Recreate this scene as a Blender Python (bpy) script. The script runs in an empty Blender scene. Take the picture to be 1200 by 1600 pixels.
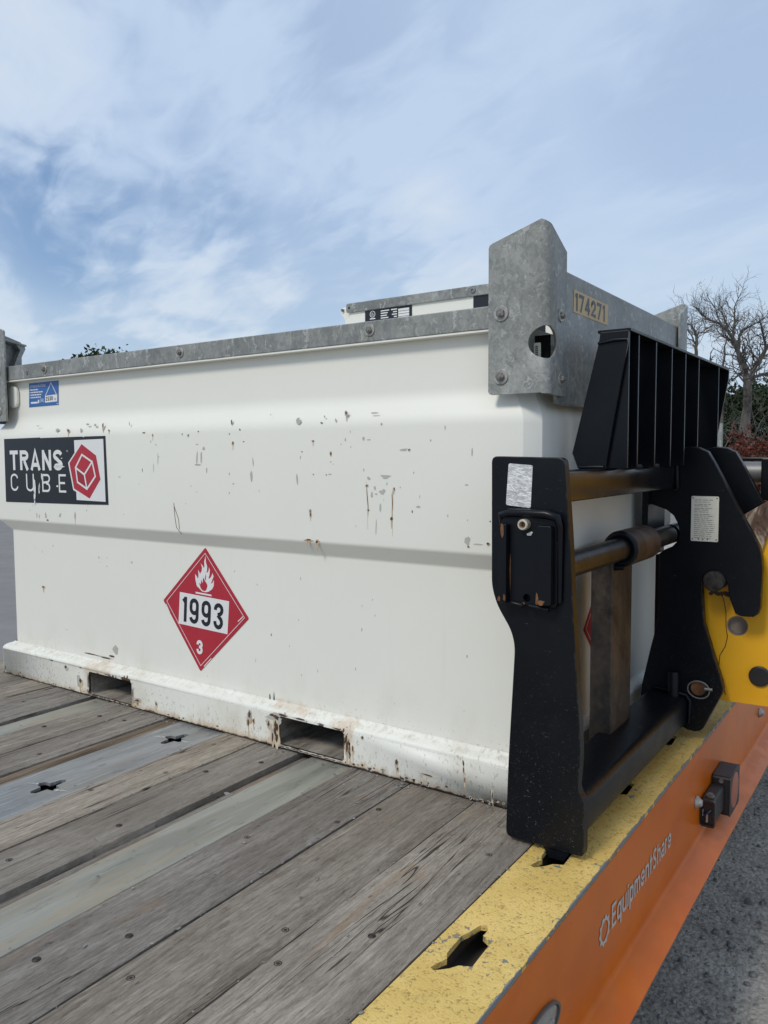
import bpy, bmesh, math, random
from math import radians, sin, cos, pi
from mathutils import Vector, Matrix, noise as mnoise
from mathutils.geometry import tessellate_polygon

random.seed(7)
S = bpy.context.scene
COL = S.collection

# ------------------------------------------------------------------ camera
cam_data = bpy.data.cameras.new('camera')
cam = bpy.data.objects.new('camera', cam_data)
COL.objects.link(cam)
Rr = Vector((0.8223623511, 0.5689364670, -0.0056089175))
Uu = Vector((-0.0349583135, 0.0603646581, 0.9975640452))
Ff = Vector((-0.5678891439, 0.8201630353, -0.0695306815))
M = Matrix.Identity(4)
for i in range(3):
    M[i][0] = Rr[i]; M[i][1] = Uu[i]; M[i][2] = -Ff[i]
M[0][3], M[1][3], M[2][3] = 1.872938, -1.705388, 0.841774
cam.matrix_world = M
cam_data.sensor_fit = 'VERTICAL'
cam_data.sensor_height = 36.0
cam_data.lens = 1237.04 / 1600 * 36
cam_data.clip_start = 0.02
cam_data.clip_end = 2000
S.camera = cam

# ------------------------------------------------------------------ render view
S.view_settings.view_transform = 'Standard'
S.view_settings.look = 'None'
S.view_settings.exposure = 0.28
S.view_settings.gamma = 1.0
S.view_settings.use_curve_mapping = False

# ------------------------------------------------------------------ node helpers
def N(nt, typ, ins=None, **props):
    n = nt.nodes.new(typ)
    for k, v in props.items():
        setattr(n, k, v)
    for k, v in (ins or {}).items():
        s = n.inputs[k]
        if hasattr(v, 'is_output') or isinstance(v, bpy.types.NodeSocket):
            nt.links.new(v, s)
        else:
            s.default_value = v
    return n

def c4(c):
    return (c[0], c[1], c[2], 1.0)

def noise(nt, vec, scale, detail=4, rough=.55, dist=0.0):
    return N(nt, 'ShaderNodeTexNoise', {'Vector': vec, 'Scale': scale, 'Detail': detail, 'Roughness': rough, 'Distortion': dist}).outputs[0]

def voro(nt, vec, scale, out='Color', feature='F1'):
    return N(nt, 'ShaderNodeTexVoronoi', {'Vector': vec, 'Scale': scale}, feature=feature).outputs[out]

def mapping(nt, vec, scale=(1, 1, 1), loc=(0, 0, 0), rot=(0, 0, 0)):
    return N(nt, 'ShaderNodeMapping', {'Vector': vec, 'Location': loc, 'Rotation': rot, 'Scale': scale}).outputs[0]

def ramp(nt, fac, stops, interp='LINEAR'):
    r = nt.nodes.new('ShaderNodeValToRGB')
    r.color_ramp.interpolation = interp
    el = r.color_ramp.elements
    while len(el) < len(stops):
        el.new(0.5)
    for e, (p, c) in zip(el, stops):
        e.position = p
        e.color = c4(c) if not isinstance(c, (int, float)) else (c, c, c, 1)
    nt.links.new(fac, r.inputs[0])
    return r.outputs[0]

def mixc(nt, fac, a, b, mode='MIX'):
    n = nt.nodes.new('ShaderNodeMix')
    n.data_type = 'RGBA'; n.blend_type = mode
    for i, v in ((0, fac), (6, a), (7, b)):
        s = n.inputs[i]
        if isinstance(v, bpy.types.NodeSocket):
            nt.links.new(v, s)
        elif i == 0:
            s.default_value = v
        else:
            s.default_value = c4(v)
    return n.outputs[2]

def mth(nt, op, a, b=0.0, clamp=False):
    n = nt.nodes.new('ShaderNodeMath'); n.operation = op; n.use_clamp = clamp
    for i, v in ((0, a), (1, b)):
        if isinstance(v, bpy.types.NodeSocket):
            nt.links.new(v, n.inputs[i])
        else:
            n.inputs[i].default_value = v
    return n.outputs[0]

def mrange(nt, v, a, b, c=0.0, d=1.0, smooth=True):
    n = N(nt, 'ShaderNodeMapRange', {0: v, 1: a, 2: b, 3: c, 4: d})
    n.interpolation_type = 'SMOOTHSTEP' if smooth else 'LINEAR'
    return n.outputs[0]

def bump(nt, h, strength=.3, dist=.002, normal=None):
    ins = {'Height': h, 'Strength': strength, 'Distance': dist}
    if normal is not None:
        ins['Normal'] = normal
    return N(nt, 'ShaderNodeBump', ins).outputs[0]

def new_mat(name):
    m = bpy.data.materials.new(name)
    m.use_nodes = True
    nt = m.node_tree
    b = nt.nodes['Principled BSDF']
    tc = nt.nodes.new('ShaderNodeTexCoord')
    return m, nt, b, tc.outputs['Object']

def put(nt, b, **kw):
    names = {'color': 'Base Color', 'rough': 'Roughness', 'metal': 'Metallic', 'normal': 'Normal', 'spec': 'Specular IOR Level', 'coat': 'Coat Weight', 'coat_rough': 'Coat Roughness'}
    for k, v in kw.items():
        s = b.inputs[names[k]]
        if isinstance(v, bpy.types.NodeSocket):
            nt.links.new(v, s)
        elif k == 'color':
            s.default_value = c4(v)
        else:
            s.default_value = v

# ------------------------------------------------------------------ sky and sun
SUN_AZ = Vector((-0.16, -0.987))
SUN_EL = radians(46)
w = bpy.data.worlds.new('World')
S.world = w
w.use_nodes = True
nt = w.node_tree
bg = nt.nodes['Background']
sky = N(nt, 'ShaderNodeTexSky', sky_type='NISHITA')
sky.sun_disc = False
sky.sun_elevation = SUN_EL
sky.sun_rotation = math.atan2(SUN_AZ.x, SUN_AZ.y) % (2 * pi)
sky.air_density = 1.0; sky.dust_density = 1.0; sky.ozone_density = 1.5
d = nt.nodes.new('ShaderNodeTexCoord').outputs['Generated']
sep = N(nt, 'ShaderNodeSeparateXYZ', {0: d})
zc = mth(nt, 'ADD', mth(nt, 'MAXIMUM', sep.outputs[2], 0.0), 0.16)
px = mth(nt, 'DIVIDE', sep.outputs[0], zc)
py = mth(nt, 'DIVIDE', sep.outputs[1], zc)
p = N(nt, 'ShaderNodeCombineXYZ', {0: px, 1: py, 2: 0.0}).outputs[0]
ps = mapping(nt, p, scale=(1.0, 1.0, 1.0), rot=(0, 0, radians(25)))
big = noise(nt, mapping(nt, ps, scale=(.8, .55, 1), loc=(3.1, 1.7, 0)), 1.0, 4, .5, .5)
mid = noise(nt, mapping(nt, ps, scale=(1.0, 1.7, 1), loc=(7.3, 2.2, 0), rot=(0, 0, .2)), 1.5, 6, .50, .5)
fine = noise(nt, mapping(nt, ps, scale=(1.0, 2.2, 1), loc=(1.3, 5.2, 0), rot=(0, 0, -.3)), 4.0, 5, .52, .8)

def blob(direction, inner, outer):
    v = Vector(direction).normalized()
    dot = N(nt, 'ShaderNodeVectorMath', {0: d, 1: tuple(v)}, operation='DOT_PRODUCT').outputs['Value']
    return mrange(nt, dot, cos(radians(outer)), cos(radians(inner)))
# openings in the cloud sheet where the blue shows, towards the left of the view
open_ = blob((-0.795, 0.506, 0.325), .5, 8.5)
for dr, a, b_, k in (((-0.80, 0.545, 0.262), .5, 8.0, 1.0), ((-0.705, 0.65, 0.285), .3, 7, .75), ((-0.69, 0.67, 0.25), .3, 5, .6),
                     ((-0.63, 0.745, 0.195), .2, 7, .45), ((-0.745, 0.52, 0.415), .4, 7, .5), ((-0.17, 0.90, 0.40), 1, 14, .35)):
    open_ = mth(nt, 'MAXIMUM', open_, mth(nt, 'MULTIPLY', blob(dr, a, b_), k))
wisp = mth(nt, 'ADD', mth(nt, 'MULTIPLY', mid, .72), mth(nt, 'MULTIPLY', fine, .28))
hole = mth(nt, 'MULTIPLY', open_, mrange(nt, wisp, .60, .40))
left = blob((-0.78, .57, .27), 6, 34)
thin = mth(nt, 'MULTIPLY', mrange(nt, wisp, .56, .40), mth(nt, 'ADD', .10, mth(nt, 'MULTIPLY', left, .34)))
gap = mth(nt, 'MAXIMUM', mth(nt, 'MULTIPLY', hole, .95), thin, True)
# the sheet itself: grey-blue veil with whiter thick parts
lowb = mrange(nt, sep.outputs[2], .34, .08)
tone = mth(nt, 'ADD', mth(nt, 'MULTIPLY', wisp, .6), mth(nt, 'MULTIPLY', big, .4))
puff = mth(nt, 'MAXIMUM', mth(nt, 'MULTIPLY', lowb, blob((-0.72, .65, .16), 6, 30)), mth(nt, 'MULTIPLY', blob((-0.80, .46, .42), 1, 9), .45))
puff = mth(nt, 'MAXIMUM', puff, mth(nt, 'MULTIPLY', blob((-0.50, .81, .292), .3, 4.0), .45))
wht = mrange(nt, mth(nt, 'ADD', tone, mth(nt, 'MULTIPLY', puff, .22)), .53, .84)
veil = mixc(nt, lowb, (4.30, 5.35, 6.95), (4.55, 5.60, 6.75))
cloud = mixc(nt, wht, veil, (5.75, 6.35, 7.05))
blue = mixc(nt, .35, sky.outputs[0], (1.75, 3.15, 5.8))
skyc = mixc(nt, gap, cloud, blue)
nt.links.new(skyc, bg.inputs['Color'])
bg.inputs['Strength'].default_value = 0.1

sun_data = bpy.data.lights.new('sun', 'SUN')
sun_data.energy = 1.5
sun_data.angle = radians(14)
sun_data.color = (1.0, 0.93, 0.82)
sun = bpy.data.objects.new('sun', sun_data)
COL.objects.link(sun)
sd = Vector((SUN_AZ.x * cos(SUN_EL), SUN_AZ.y * cos(SUN_EL), sin(SUN_EL)))
sun.rotation_euler = (sd).to_track_quat('Z', 'Y').to_euler()
sun.location = (0, -5, 12)

# ------------------------------------------------------------------ materials
def rect_dist(nt, pos, rects):
    """distance in the x-z plane to the nearest of some upright rectangles"""
    s = N(nt, 'ShaderNodeSeparateXYZ', {0: pos})
    out = None
    for x0, x1, z0, z1 in rects:
        dx = mth(nt, 'SUBTRACT', mth(nt, 'ABSOLUTE', mth(nt, 'SUBTRACT', s.outputs[0], (x0 + x1) / 2)), (x1 - x0) / 2)
        dz = mth(nt, 'SUBTRACT', mth(nt, 'ABSOLUTE', mth(nt, 'SUBTRACT', s.outputs[2], (z0 + z1) / 2)), (z1 - z0) / 2)
        q = mth(nt, 'MAXIMUM', dx, dz)
        out = q if out is None else mth(nt, 'MINIMUM', out, q)
    return out

POCKETS = [(-0.560, -0.322, 0.008, 0.090), (0.340, 0.580, 0.012, 0.096)]

def make_white():
    m, nt, b, P = new_mat('chipped_white_paint')
    s = N(nt, 'ShaderNodeSeparateXYZ', {0: P})
    z = s.outputs[2]
    base = mixc(nt, noise(nt, P, 2.3, 5, .6), (.735, .728, .660), (.805, .798, .730))
    streak = noise(nt, mapping(nt, P, scale=(26, 26, 1.1)), 1.0, 4, .6)
    base = mixc(nt, mrange(nt, streak, .60, .82, 0, .10), base, (.50, .48, .42))
    # yellowish grime low down
    lowf = mrange(nt, z, .30, .0)
    grime = mth(nt, 'MULTIPLY', lowf, mrange(nt, noise(nt, mapping(nt, P, scale=(1, 1, .6)), 9, 5, .6), .42, .75))
    base = mixc(nt, mth(nt, 'MULTIPLY', grime, .45), base, (.50, .44, .32))
    # dark splash specks, denser towards the deck
    sp = noise(nt, mapping(nt, P, scale=(1, 1, .55)), 150, 3, .6)
    patch = noise(nt, P, 3.1, 2, .5)
    thr = mth(nt, 'ADD', mth(nt, 'MULTIPLY', mrange(nt, z, .0, .36), .21), .600)
    thr = mth(nt, 'SUBTRACT', thr, mth(nt, 'MULTIPLY', mrange(nt, patch, .42, .68), .06))
    speck = mrange(nt, mth(nt, 'SUBTRACT', sp, thr), 0.0, .06)
    base = mixc(nt, mth(nt, 'MULTIPLY', speck, .40), base, (.22, .185, .14))
    # dirt lying on the ledge of the base
    ledge = mth(nt, 'MULTIPLY', mrange(nt, mth(nt, 'ABSOLUTE', mth(nt, 'SUBTRACT', z, .120)), .016, .002),
                mrange(nt, noise(nt, mapping(nt, P, scale=(40, 10, 60)), 1.6, 4, .7), .44, .70))
    base = mixc(nt, mth(nt, 'MULTIPLY', ledge, .3), base, (.20, .15, .09))
    # rust round the pockets and along the bottom lip
    rd = rect_dist(nt, P, POCKETS)
    rn = noise(nt, mapping(nt, P, scale=(1, 1, .7)), 42, 4, .65)
    halo = mrange(nt, mth(nt, 'ADD', rd, mth(nt, 'MULTIPLY', rn, -.085)), .004, -.030)
    halo = mth(nt, 'MULTIPLY', halo, mrange(nt, noise(nt, P, 11, 3, .5), .40, .62))
    base = mixc(nt, mth(nt, 'MULTIPLY', halo, .45), base, (.47, .29, .13))
    core = mrange(nt, mth(nt, 'ADD', rd, mth(nt, 'MULTIPLY', mth(nt, 'SUBTRACT', rn, .5), -.10)), .0035, .001)
    core = mth(nt, 'MULTIPLY', core, mrange(nt, noise(nt, P, 17, 3, .5), .42, .55))
    lip = mth(nt, 'MULTIPLY', mrange(nt, mth(nt, 'ADD', z, mth(nt, 'MULTIPLY', rn, -.021)), -.002, -.006), .9)
    lip2 = mth(nt, 'MULTIPLY', mrange(nt, mth(nt, 'ADD', z, mth(nt, 'MULTIPLY', rn, -.055)), .000, -.022), .55)
    base = mixc(nt, lip2, base, (.48, .31, .15))
    rust = mth(nt, 'MAXIMUM', core, lip)
    base = mixc(nt, rust, base, (.075, .035, .018))
    dents = noise(nt, mapping(nt, P, scale=(1, 1, 1.4)), 3.2, 2, .4)
    nrm = bump(nt, dents, .13, .012)
    nrm = bump(nt, noise(nt, P, 260, 2, .5), .05, .001, nrm)
    nrm = bump(nt, rust, .5, -.0015, nrm)
    put(nt, b, color=base, rough=mixc(nt, mth(nt, 'MAXIMUM', rust, speck), (.46, .46, .46), (.8, .8, .8)), normal=nrm, spec=.38)
    return m

def make_galv(name='galvanised_steel', streaky=False):
    m, nt, b, P = new_mat(name)
    wv = N(nt, 'ShaderNodeTexNoise', {'Vector': P, 'Scale': 45.0, 'Detail': 3.0}).outputs['Color']
    pv = mixc(nt, .035, P, wv, 'ADD')
    sc = mapping(nt, pv, scale=(1, 1, .42 if streaky else .85))
    g = N(nt, 'ShaderNodeSeparateColor', {0: voro(nt, sc, 85)}).outputs[0]
    v2 = N(nt, 'ShaderNodeSeparateColor', {0: voro(nt, sc, 210)}).outputs[1]
    lg = noise(nt, P, 7, 5, .62)
    f = mth(nt, 'ADD', mth(nt, 'MULTIPLY', g, .16), mth(nt, 'MULTIPLY', v2, .12))
    f = mth(nt, 'ADD', f, mth(nt, 'MULTIPLY', lg, .72))
    col = mixc(nt, mrange(nt, f, .30, .76), (.170, .176, .168), (.325, .331, .312))
    # pale oxide flakes and runs
    n1 = noise(nt, mapping(nt, pv, scale=(1, 1, .34 if streaky else .75)), 58, 3, .55, .9)
    n2 = noise(nt, P, 9, 3, .5)
    fl = mrange(nt, mth(nt, 'ADD', n1, mth(nt, 'MULTIPLY', mth(nt, 'SUBTRACT', n2, .5), .30)), .600, .655)
    col = mixc(nt, mth(nt, 'MULTIPLY', fl, .70 if streaky else .55), col, (.45, .462, .44))
    dk = mrange(nt, noise(nt, P, 38, 4, .6), .62, .74)
    col = mixc(nt, mth(nt, 'MULTIPLY', dk, .25), col, (.13, .13, .125))
    put(nt, b, color=col, metal=.22, rough=mrange(nt, g, 0, 1, .44, .60), normal=bump(nt, noise(nt, P, 120, 3, .6), .12, .001))
    return m

def make_wood():
    m, nt, b, P = new_mat('weathered_plank_wood')
    rnd = N(nt, 'ShaderNodeObjectInfo').outputs['Random']
    off = N(nt, 'ShaderNodeCombineXYZ', {0: mth(nt, 'MULTIPLY', rnd, 37.0), 1: mth(nt, 'MULTIPLY', rnd, 71.0), 2: mth(nt, 'MULTIPLY', rnd, 13.0)}).outputs[0]
    Q = N(nt, 'ShaderNodeVectorMath', {0: P, 1: off}, operation='ADD').outputs[0]
    warp = N(nt, 'ShaderNodeTexNoise', {'Vector': mapping(nt, Q, scale=(3, 1.2, 1)), 'Scale': 1.6, 'Detail': 3.0}).outputs['Color']
    Qw = mixc(nt, .05, Q, warp, 'ADD')
    g1 = noise(nt, mapping(nt, Qw, scale=(55, 2.2, 20)), 1.0, 6, .62, .4)
    g2 = noise(nt, mapping(nt, Qw, scale=(190, 9, 60)), 1.0, 4, .65)
    g3 = noise(nt, mapping(nt, Q, scale=(420, 38, 100)), 1.0, 3, .6)
    blot = noise(nt, mapping(nt, Q, scale=(6, 1.8, 1)), 1.0, 5, .6, .3)
    g4 = noise(nt, mapping(nt, Q, scale=(190, 36, 60), rot=(0, 0, .05)), 1.0, 5, .75, .8)
    g5 = noise(nt, mapping(nt, Q, scale=(60, 24, 20)), 1.0, 6, .72, .6)
    f = mth(nt, 'ADD', mth(nt, 'MULTIPLY', g1, .28), mth(nt, 'MULTIPLY', g2, .20))
    f = mth(nt, 'ADD', f, mth(nt, 'ADD', mth(nt, 'MULTIPLY', g3, .15), mth(nt, 'ADD', mth(nt, 'MULTIPLY', g4, .24), mth(nt, 'MULTIPLY', g5, .18))))
    col = ramp(nt, f, [(.36, (.066, .051, .038)), (.445, (.172, .143, .114)), (.525, (.285, .249, .207)), (.635, (.435, .395, .342))])
    # each board weathered differently: browner, greyer or paler
    col = mixc(nt, mrange(nt, rnd, .1, .9, 0, .30), col, (.335, .315, .282))
    hs = N(nt, 'ShaderNodeHueSaturation', {'Color': col, 'Saturation': mrange(nt, mth(nt, 'FRACT', mth(nt, 'MULTIPLY', rnd, 7.3)), 0, 1, .75, 1.30),
                                           'Value': mrange(nt, mth(nt, 'FRACT', mth(nt, 'MULTIPLY', rnd, 3.7)), 0, 1, .82, 1.10)}).outputs[0]
    col = mixc(nt, mrange(nt, blot, .36, .56, .40, 0), hs, (.115, .092, .072))
    tan = mrange(nt, noise(nt, mapping(nt, Q, scale=(9, 2.2, 1), loc=(4, 9, 0)), 1.0, 4, .6, .5), .63, .74)
    col = mixc(nt, mth(nt, 'MULTIPLY', tan, .5), col, (.30, .20, .115))
    crk = mth(nt, 'MULTIPLY', mrange(nt, noise(nt, mapping(nt, Qw, scale=(30, .8, 1), loc=(8, 3, 1)), 1.0, 3, .5, .5), .495, .503),
              mrange(nt, noise(nt, mapping(nt, Qw, scale=(30, .8, 1), loc=(8, 3, 1)), 1.0, 3, .5, .5), .514, .505))
    crk = mth(nt, 'MULTIPLY', crk, mrange(nt, noise(nt, mapping(nt, Q, scale=(5, 1.5, 1), loc=(1, 5, 1)), 1.0, 2, .5), .50, .58))
    col = mixc(nt, mth(nt, 'MULTIPLY', crk, .85), col, (.018, .015, .013))
    h = mth(nt, 'SUBTRACT', mth(nt, 'ADD', mth(nt, 'MULTIPLY', g4, .7), mth(nt, 'ADD', mth(nt, 'MULTIPLY', g2, .5), mth(nt, 'MULTIPLY', g3, .3))), mth(nt, 'MULTIPLY', crk, 1.2))
    pit = mrange(nt, noise(nt, mapping(nt, Q, scale=(90, 30, 40), loc=(2, 2, 7)), 1.0, 3, .6), .66, .72)
    col = mixc(nt, mth(nt, 'MULTIPLY', pit, .5), col, (.035, .029, .024))
    put(nt, b, color=col, rough=.85, spec=.18, normal=bump(nt, h, .8, .005))
    return m

def make_brownwood():
    m, nt, b, P = new_mat('brown_split_wood')
    g1 = noise(nt, mapping(nt, P, scale=(120, 4, 60)), 1.0, 5, .65, .4)
    col = ramp(nt, g1, [(.34, (.060, .042, .028)), (.5, (.155, .118, .082)), (.66, (.25, .20, .15))])
    put(nt, b, color=col, rough=.85, spec=.2, normal=bump(nt, g1, .9, .006))
    return m

def make_strip(name, c0, c1, edge, bluish):
    m, nt, b, P = new_mat(name)
    f = noise(nt, mapping(nt, P, scale=(14, 2.2, 1)), 1.0, 6, .6, .6)
    col = mixc(nt, mrange(nt, f, .34, .66), c0, c1)
    scr = mrange(nt, noise(nt, mapping(nt, P, scale=(150, 5, 1)), 1.0, 5, .7), .54, .70)
    col = mixc(nt, mth(nt, 'MULTIPLY', scr, .65), col, (.56, .575, .58) if bluish else (.36, .38, .36))
    tan = mrange(nt, noise(nt, mapping(nt, P, scale=(13, 2.0, 1), loc=(2, 7, 0)), 1.0, 6, .65, .6), .49, .66)
    col = mixc(nt, mth(nt, 'MULTIPLY', tan, .6), col, edge)
    dk = mrange(nt, noise(nt, mapping(nt, P, scale=(40, 12, 1), loc=(5, 1, 0)), 1.0, 6, .7), .55, .70)
    col = mixc(nt, mth(nt, 'MULTIPLY', dk, .6), col, (.10, .10, .095))
    put(nt, b, color=col, metal=.35 if bluish else .12, rough=mrange(nt, f, .3, .7, .42, .62), normal=bump(nt, mth(nt, 'ADD', f, scr), .18, .002))
    return m

def make_yellow_grit():
    m, nt, b, P = new_mat('yellow_antislip_paint')
    grit = noise(nt, P, 210, 3, .6)
    g2 = noise(nt, P, 75, 4, .6, .6)
    lg = noise(nt, P, 6, 4, .6)
    col = mixc(nt, mrange(nt, lg, .35, .65), (.65, .450, .128), (.76, .545, .180))
    col = mixc(nt, mrange(nt, mth(nt, 'ADD', mth(nt, 'MULTIPLY', grit, .5), mth(nt, 'MULTIPLY', g2, .5)), .49, .36, 0, .75), col, (.27, .165, .045))
    dirt = mrange(nt, noise(nt, mapping(nt, P, scale=(1, .6, 1)), 34, 4, .62), .60, .74)
    col = mixc(nt, mth(nt, 'MULTIPLY', dirt, .45), col, (.25, .19, .10))
    s = N(nt, 'ShaderNodeSeparateXYZ', {0: P})
    # paint worn to bare steel along the outer edge and in scattered flakes
    en = noise(nt, mapping(nt, P, scale=(1, 1, 1)), 17, 8, .72)
    edge = mrange(nt, mth(nt, 'ADD', s.outputs[0], mth(nt, 'MULTIPLY', mth(nt, 'SUBTRACT', en, .5), .022)), 1.3428, 1.3438)
    fl = mrange(nt, noise(nt, mapping(nt, P, scale=(1, .8, 1), loc=(3, 1, 0)), 34, 4, .6, .6), .69, .70)
    near = None
    for hy in (-.970, -.560, -.165, .245, .655):
        dd = N(nt, 'ShaderNodeVectorMath', {0: P, 1: (1.247, hy, 0)}, operation='DISTANCE').outputs['Value']
        near = dd if near is None else mth(nt, 'MINIMUM', near, dd)
    nf = mth(nt, 'ADD', noise(nt, P, 46, 6, .7), mrange(nt, near, .115, .045, 0, .085))
    fl = mth(nt, 'MAXIMUM', fl, mrange(nt, nf, .665, .680))
    bare = mth(nt, 'MAXIMUM', edge, fl)
    col = mixc(nt, bare, col, (.20, .215, .225))
    h = mth(nt, 'SUBTRACT', mth(nt, 'ADD', mth(nt, 'MULTIPLY', grit, .6), mth(nt, 'MULTIPLY', g2, .8)), mth(nt, 'MULTIPLY', bare, .9))
    put(nt, b, color=col, rough=.62, spec=.4, normal=bump(nt, h, .8, .0035))
    return m

def make_orange():
    m, nt, b, P = new_mat('orange_trailer_paint')
    s = N(nt, 'ShaderNodeSeparateXYZ', {0: P})
    lg = noise(nt, mapping(nt, P, scale=(1, 1, 1.6)), 4, 5, .6)
    col = mixc(nt, mrange(nt, lg, .35, .65), (.56, .118, .0035), (.64, .145, .0050))
    # paler, duller orange on the lower flange, broken up in ragged patches
    fz = mrange(nt, s.outputs[2], -.268, -.284)
    dn = noise(nt, mapping(nt, P, scale=(14, 9, 14)), 1.6, 5, .6, .6)
    pale_mask = mth(nt, 'MULTIPLY', fz, mrange(nt, mth(nt, 'ADD', dn, mth(nt, 'MULTIPLY', mrange(nt, s.outputs[0], 1.35, 1.40), -.22)), .30, .48))
    col = mixc(nt, mth(nt, 'MULTIPLY', pale_mask, .22), col, (.42, .18, .09))
    film = mrange(nt, noise(nt, mapping(nt, P, scale=(1, 2.5, 8)), 2, 4, .6), .45, .75)
    col = mixc(nt, mth(nt, 'MULTIPLY', film, .10), col, (.36, .20, .13))
    chips = mrange(nt, noise(nt, P, 46, 3, .6), .735, .75)
    col = mixc(nt, chips, col, (.12, .10, .09))
    en = noise(nt, P, 17, 8, .72)
    top = mrange(nt, mth(nt, 'ADD', s.outputs[2], mth(nt, 'MULTIPLY', mth(nt, 'SUBTRACT', en, .5), .016)), -.0072, -.0060)
    col = mixc(nt, top, col, (.17, .175, .18))
    put(nt, b, color=col, rough=mixc(nt, pale_mask, (.30, .30, .30), (.46, .46, .46)), spec=.22, normal=bump(nt, noise(nt, P, 7, 3, .5), .12, .004))
    return m

def make_black(name='black_attachment_paint', specks=True, spec=.24, r0=.30, r1=.42):
    m, nt, b, P = new_mat(name)
    lg = noise(nt, P, 5, 4, .6)
    col = mixc(nt, lg, (.0022, .0032, .0054), (.0048, .0064, .0098))
    pale_mask = mrange(nt, noise(nt, P, 16, 5, .65), .48, .78)  # thin dust in random patches
    col = mixc(nt, mth(nt, 'MULTIPLY', pale_mask, .06), col, (.045, .042, .038))
    rough = mrange(nt, lg, .3, .7, r0, r1)
    if specks:
        s = N(nt, 'ShaderNodeSeparateXYZ', {0: P})
        low = mrange(nt, s.outputs[2], .60, .10)
        sv = noise(nt, mapping(nt, P, scale=(1, 1, 1), rot=(.4, .3, .6)), 235, 2, .55, 1.8)
        thr = mth(nt, 'SUBTRACT', .735, mth(nt, 'MULTIPLY', low, .065))
        sp = mrange(nt, mth(nt, 'SUBTRACT', sv, thr), 0, .025)
        col = mixc(nt, mth(nt, 'MULTIPLY', sp, .36), col, (.26, .24, .21))
        sc = noise(nt, mapping(nt, P, scale=(30, 30, 260), rot=(.5, .9, .3)), 1.0, 3, .6)
        sc = mrange(nt, sc, .71, .74)
        col = mixc(nt, mth(nt, 'MULTIPLY', sc, .3), col, (.20, .19, .18))
        brn = mrange(nt, noise(nt, P, 7.5, 5, .7), .655, .75)
        col = mixc(nt, mth(nt, 'MULTIPLY', brn, .5), col, (.075, .045, .025))
        bn = N(nt, 'ShaderNodeBevel', {'Radius': .0035}, samples=4).outputs[0]
        gn = N(nt, 'ShaderNodeNewGeometry').outputs['Normal']
        dt = N(nt, 'ShaderNodeVectorMath', {0: bn, 1: gn}, operation='DOT_PRODUCT').outputs['Value']
        ew = mth(nt, 'MULTIPLY', mrange(nt, dt, .985, .90), mrange(nt, noise(nt, P, 30, 5, .7), .46, .62))
        col = mixc(nt, mth(nt, 'MULTIPLY', ew, .7), col, (.115, .105, .095))
    put(nt, b, color=col, rough=rough, spec=spec, normal=bump(nt, noise(nt, P, 55, 4, .6), .09, .002))
    return m

def make_rusty(name, c0, c1, c2, rough=.6, metal=.2, scale=(9, 9, 3)):
    m, nt, b, P = new_mat(name)
    f = noise(nt, mapping(nt, P, scale=scale), 1.3, 6, .65, .5)
    f2 = noise(nt, P, 60, 4, .65)
    col = ramp(nt, mth(nt, 'ADD', mth(nt, 'MULTIPLY', f, .8), mth(nt, 'MULTIPLY', f2, .22)), [(.38, c0), (.5, c1), (.64, c2)])
    put(nt, b, color=col, rough=rough, metal=metal, normal=bump(nt, f2, .35, .002))
    return m

def flat(name, c, rough=.5, metal=0.0, var=.12, scale=20, spec=.5):
    m, nt, b, P = new_mat(name)
    f = noise(nt, P, scale, 4, .6)
    col = mixc(nt, f, tuple(x * (1 - var) for x in c), tuple(min(1, x * (1 + var)) for x in c))
    put(nt, b, color=col, rough=rough, metal=metal, spec=spec)
    return m

def make_crinkle():
    m, nt, b, P = new_mat('crinkled_silver_label')
    f = noise(nt, mapping(nt, P, scale=(1, 1, 2.2)), 55, 5, .65, 1.2)
    col = mixc(nt, mrange(nt, f, .40, .62), (.48, .48, .48), (.80, .80, .80))
    put(nt, b, color=col, rough=.4, metal=.25, normal=bump(nt, f, .6, .004))
    return m

def make_yellow_machine():
    m, nt, b, P = new_mat('yellow_machine_paint')
    f = noise(nt, P, 5, 5, .6)
    col = mixc(nt, mrange(nt, f, .35, .65), (.74, .365, .009), (.80, .41, .013))
    dirt = mrange(nt, noise(nt, mapping(nt, P, scale=(14, 14, 4)), 1.0, 5, .65), .58, .72)
    col = mixc(nt, mth(nt, 'MULTIPLY', dirt, .5), col, (.17, .09, .03))
    put(nt, b, color=col, rough=.42, normal=bump(nt, f, .1, .004))
    return m

def make_worn_boss():
    m, nt, b, P = new_mat('worn_brown_steel')
    f = noise(nt, mapping(nt, P, scale=(20, 20, 9), rot=(0, .6, 0)), 1.2, 6, .7, .8)
    col = ramp(nt, f, [(.36, (.045, .025, .017)), (.50, (.12, .07, .045)), (.60, (.38, .33, .26)), (.68, (.50, .30, .03))])
    put(nt, b, color=col, rough=.6, normal=bump(nt, f, .4, .004))
    return m

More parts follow.
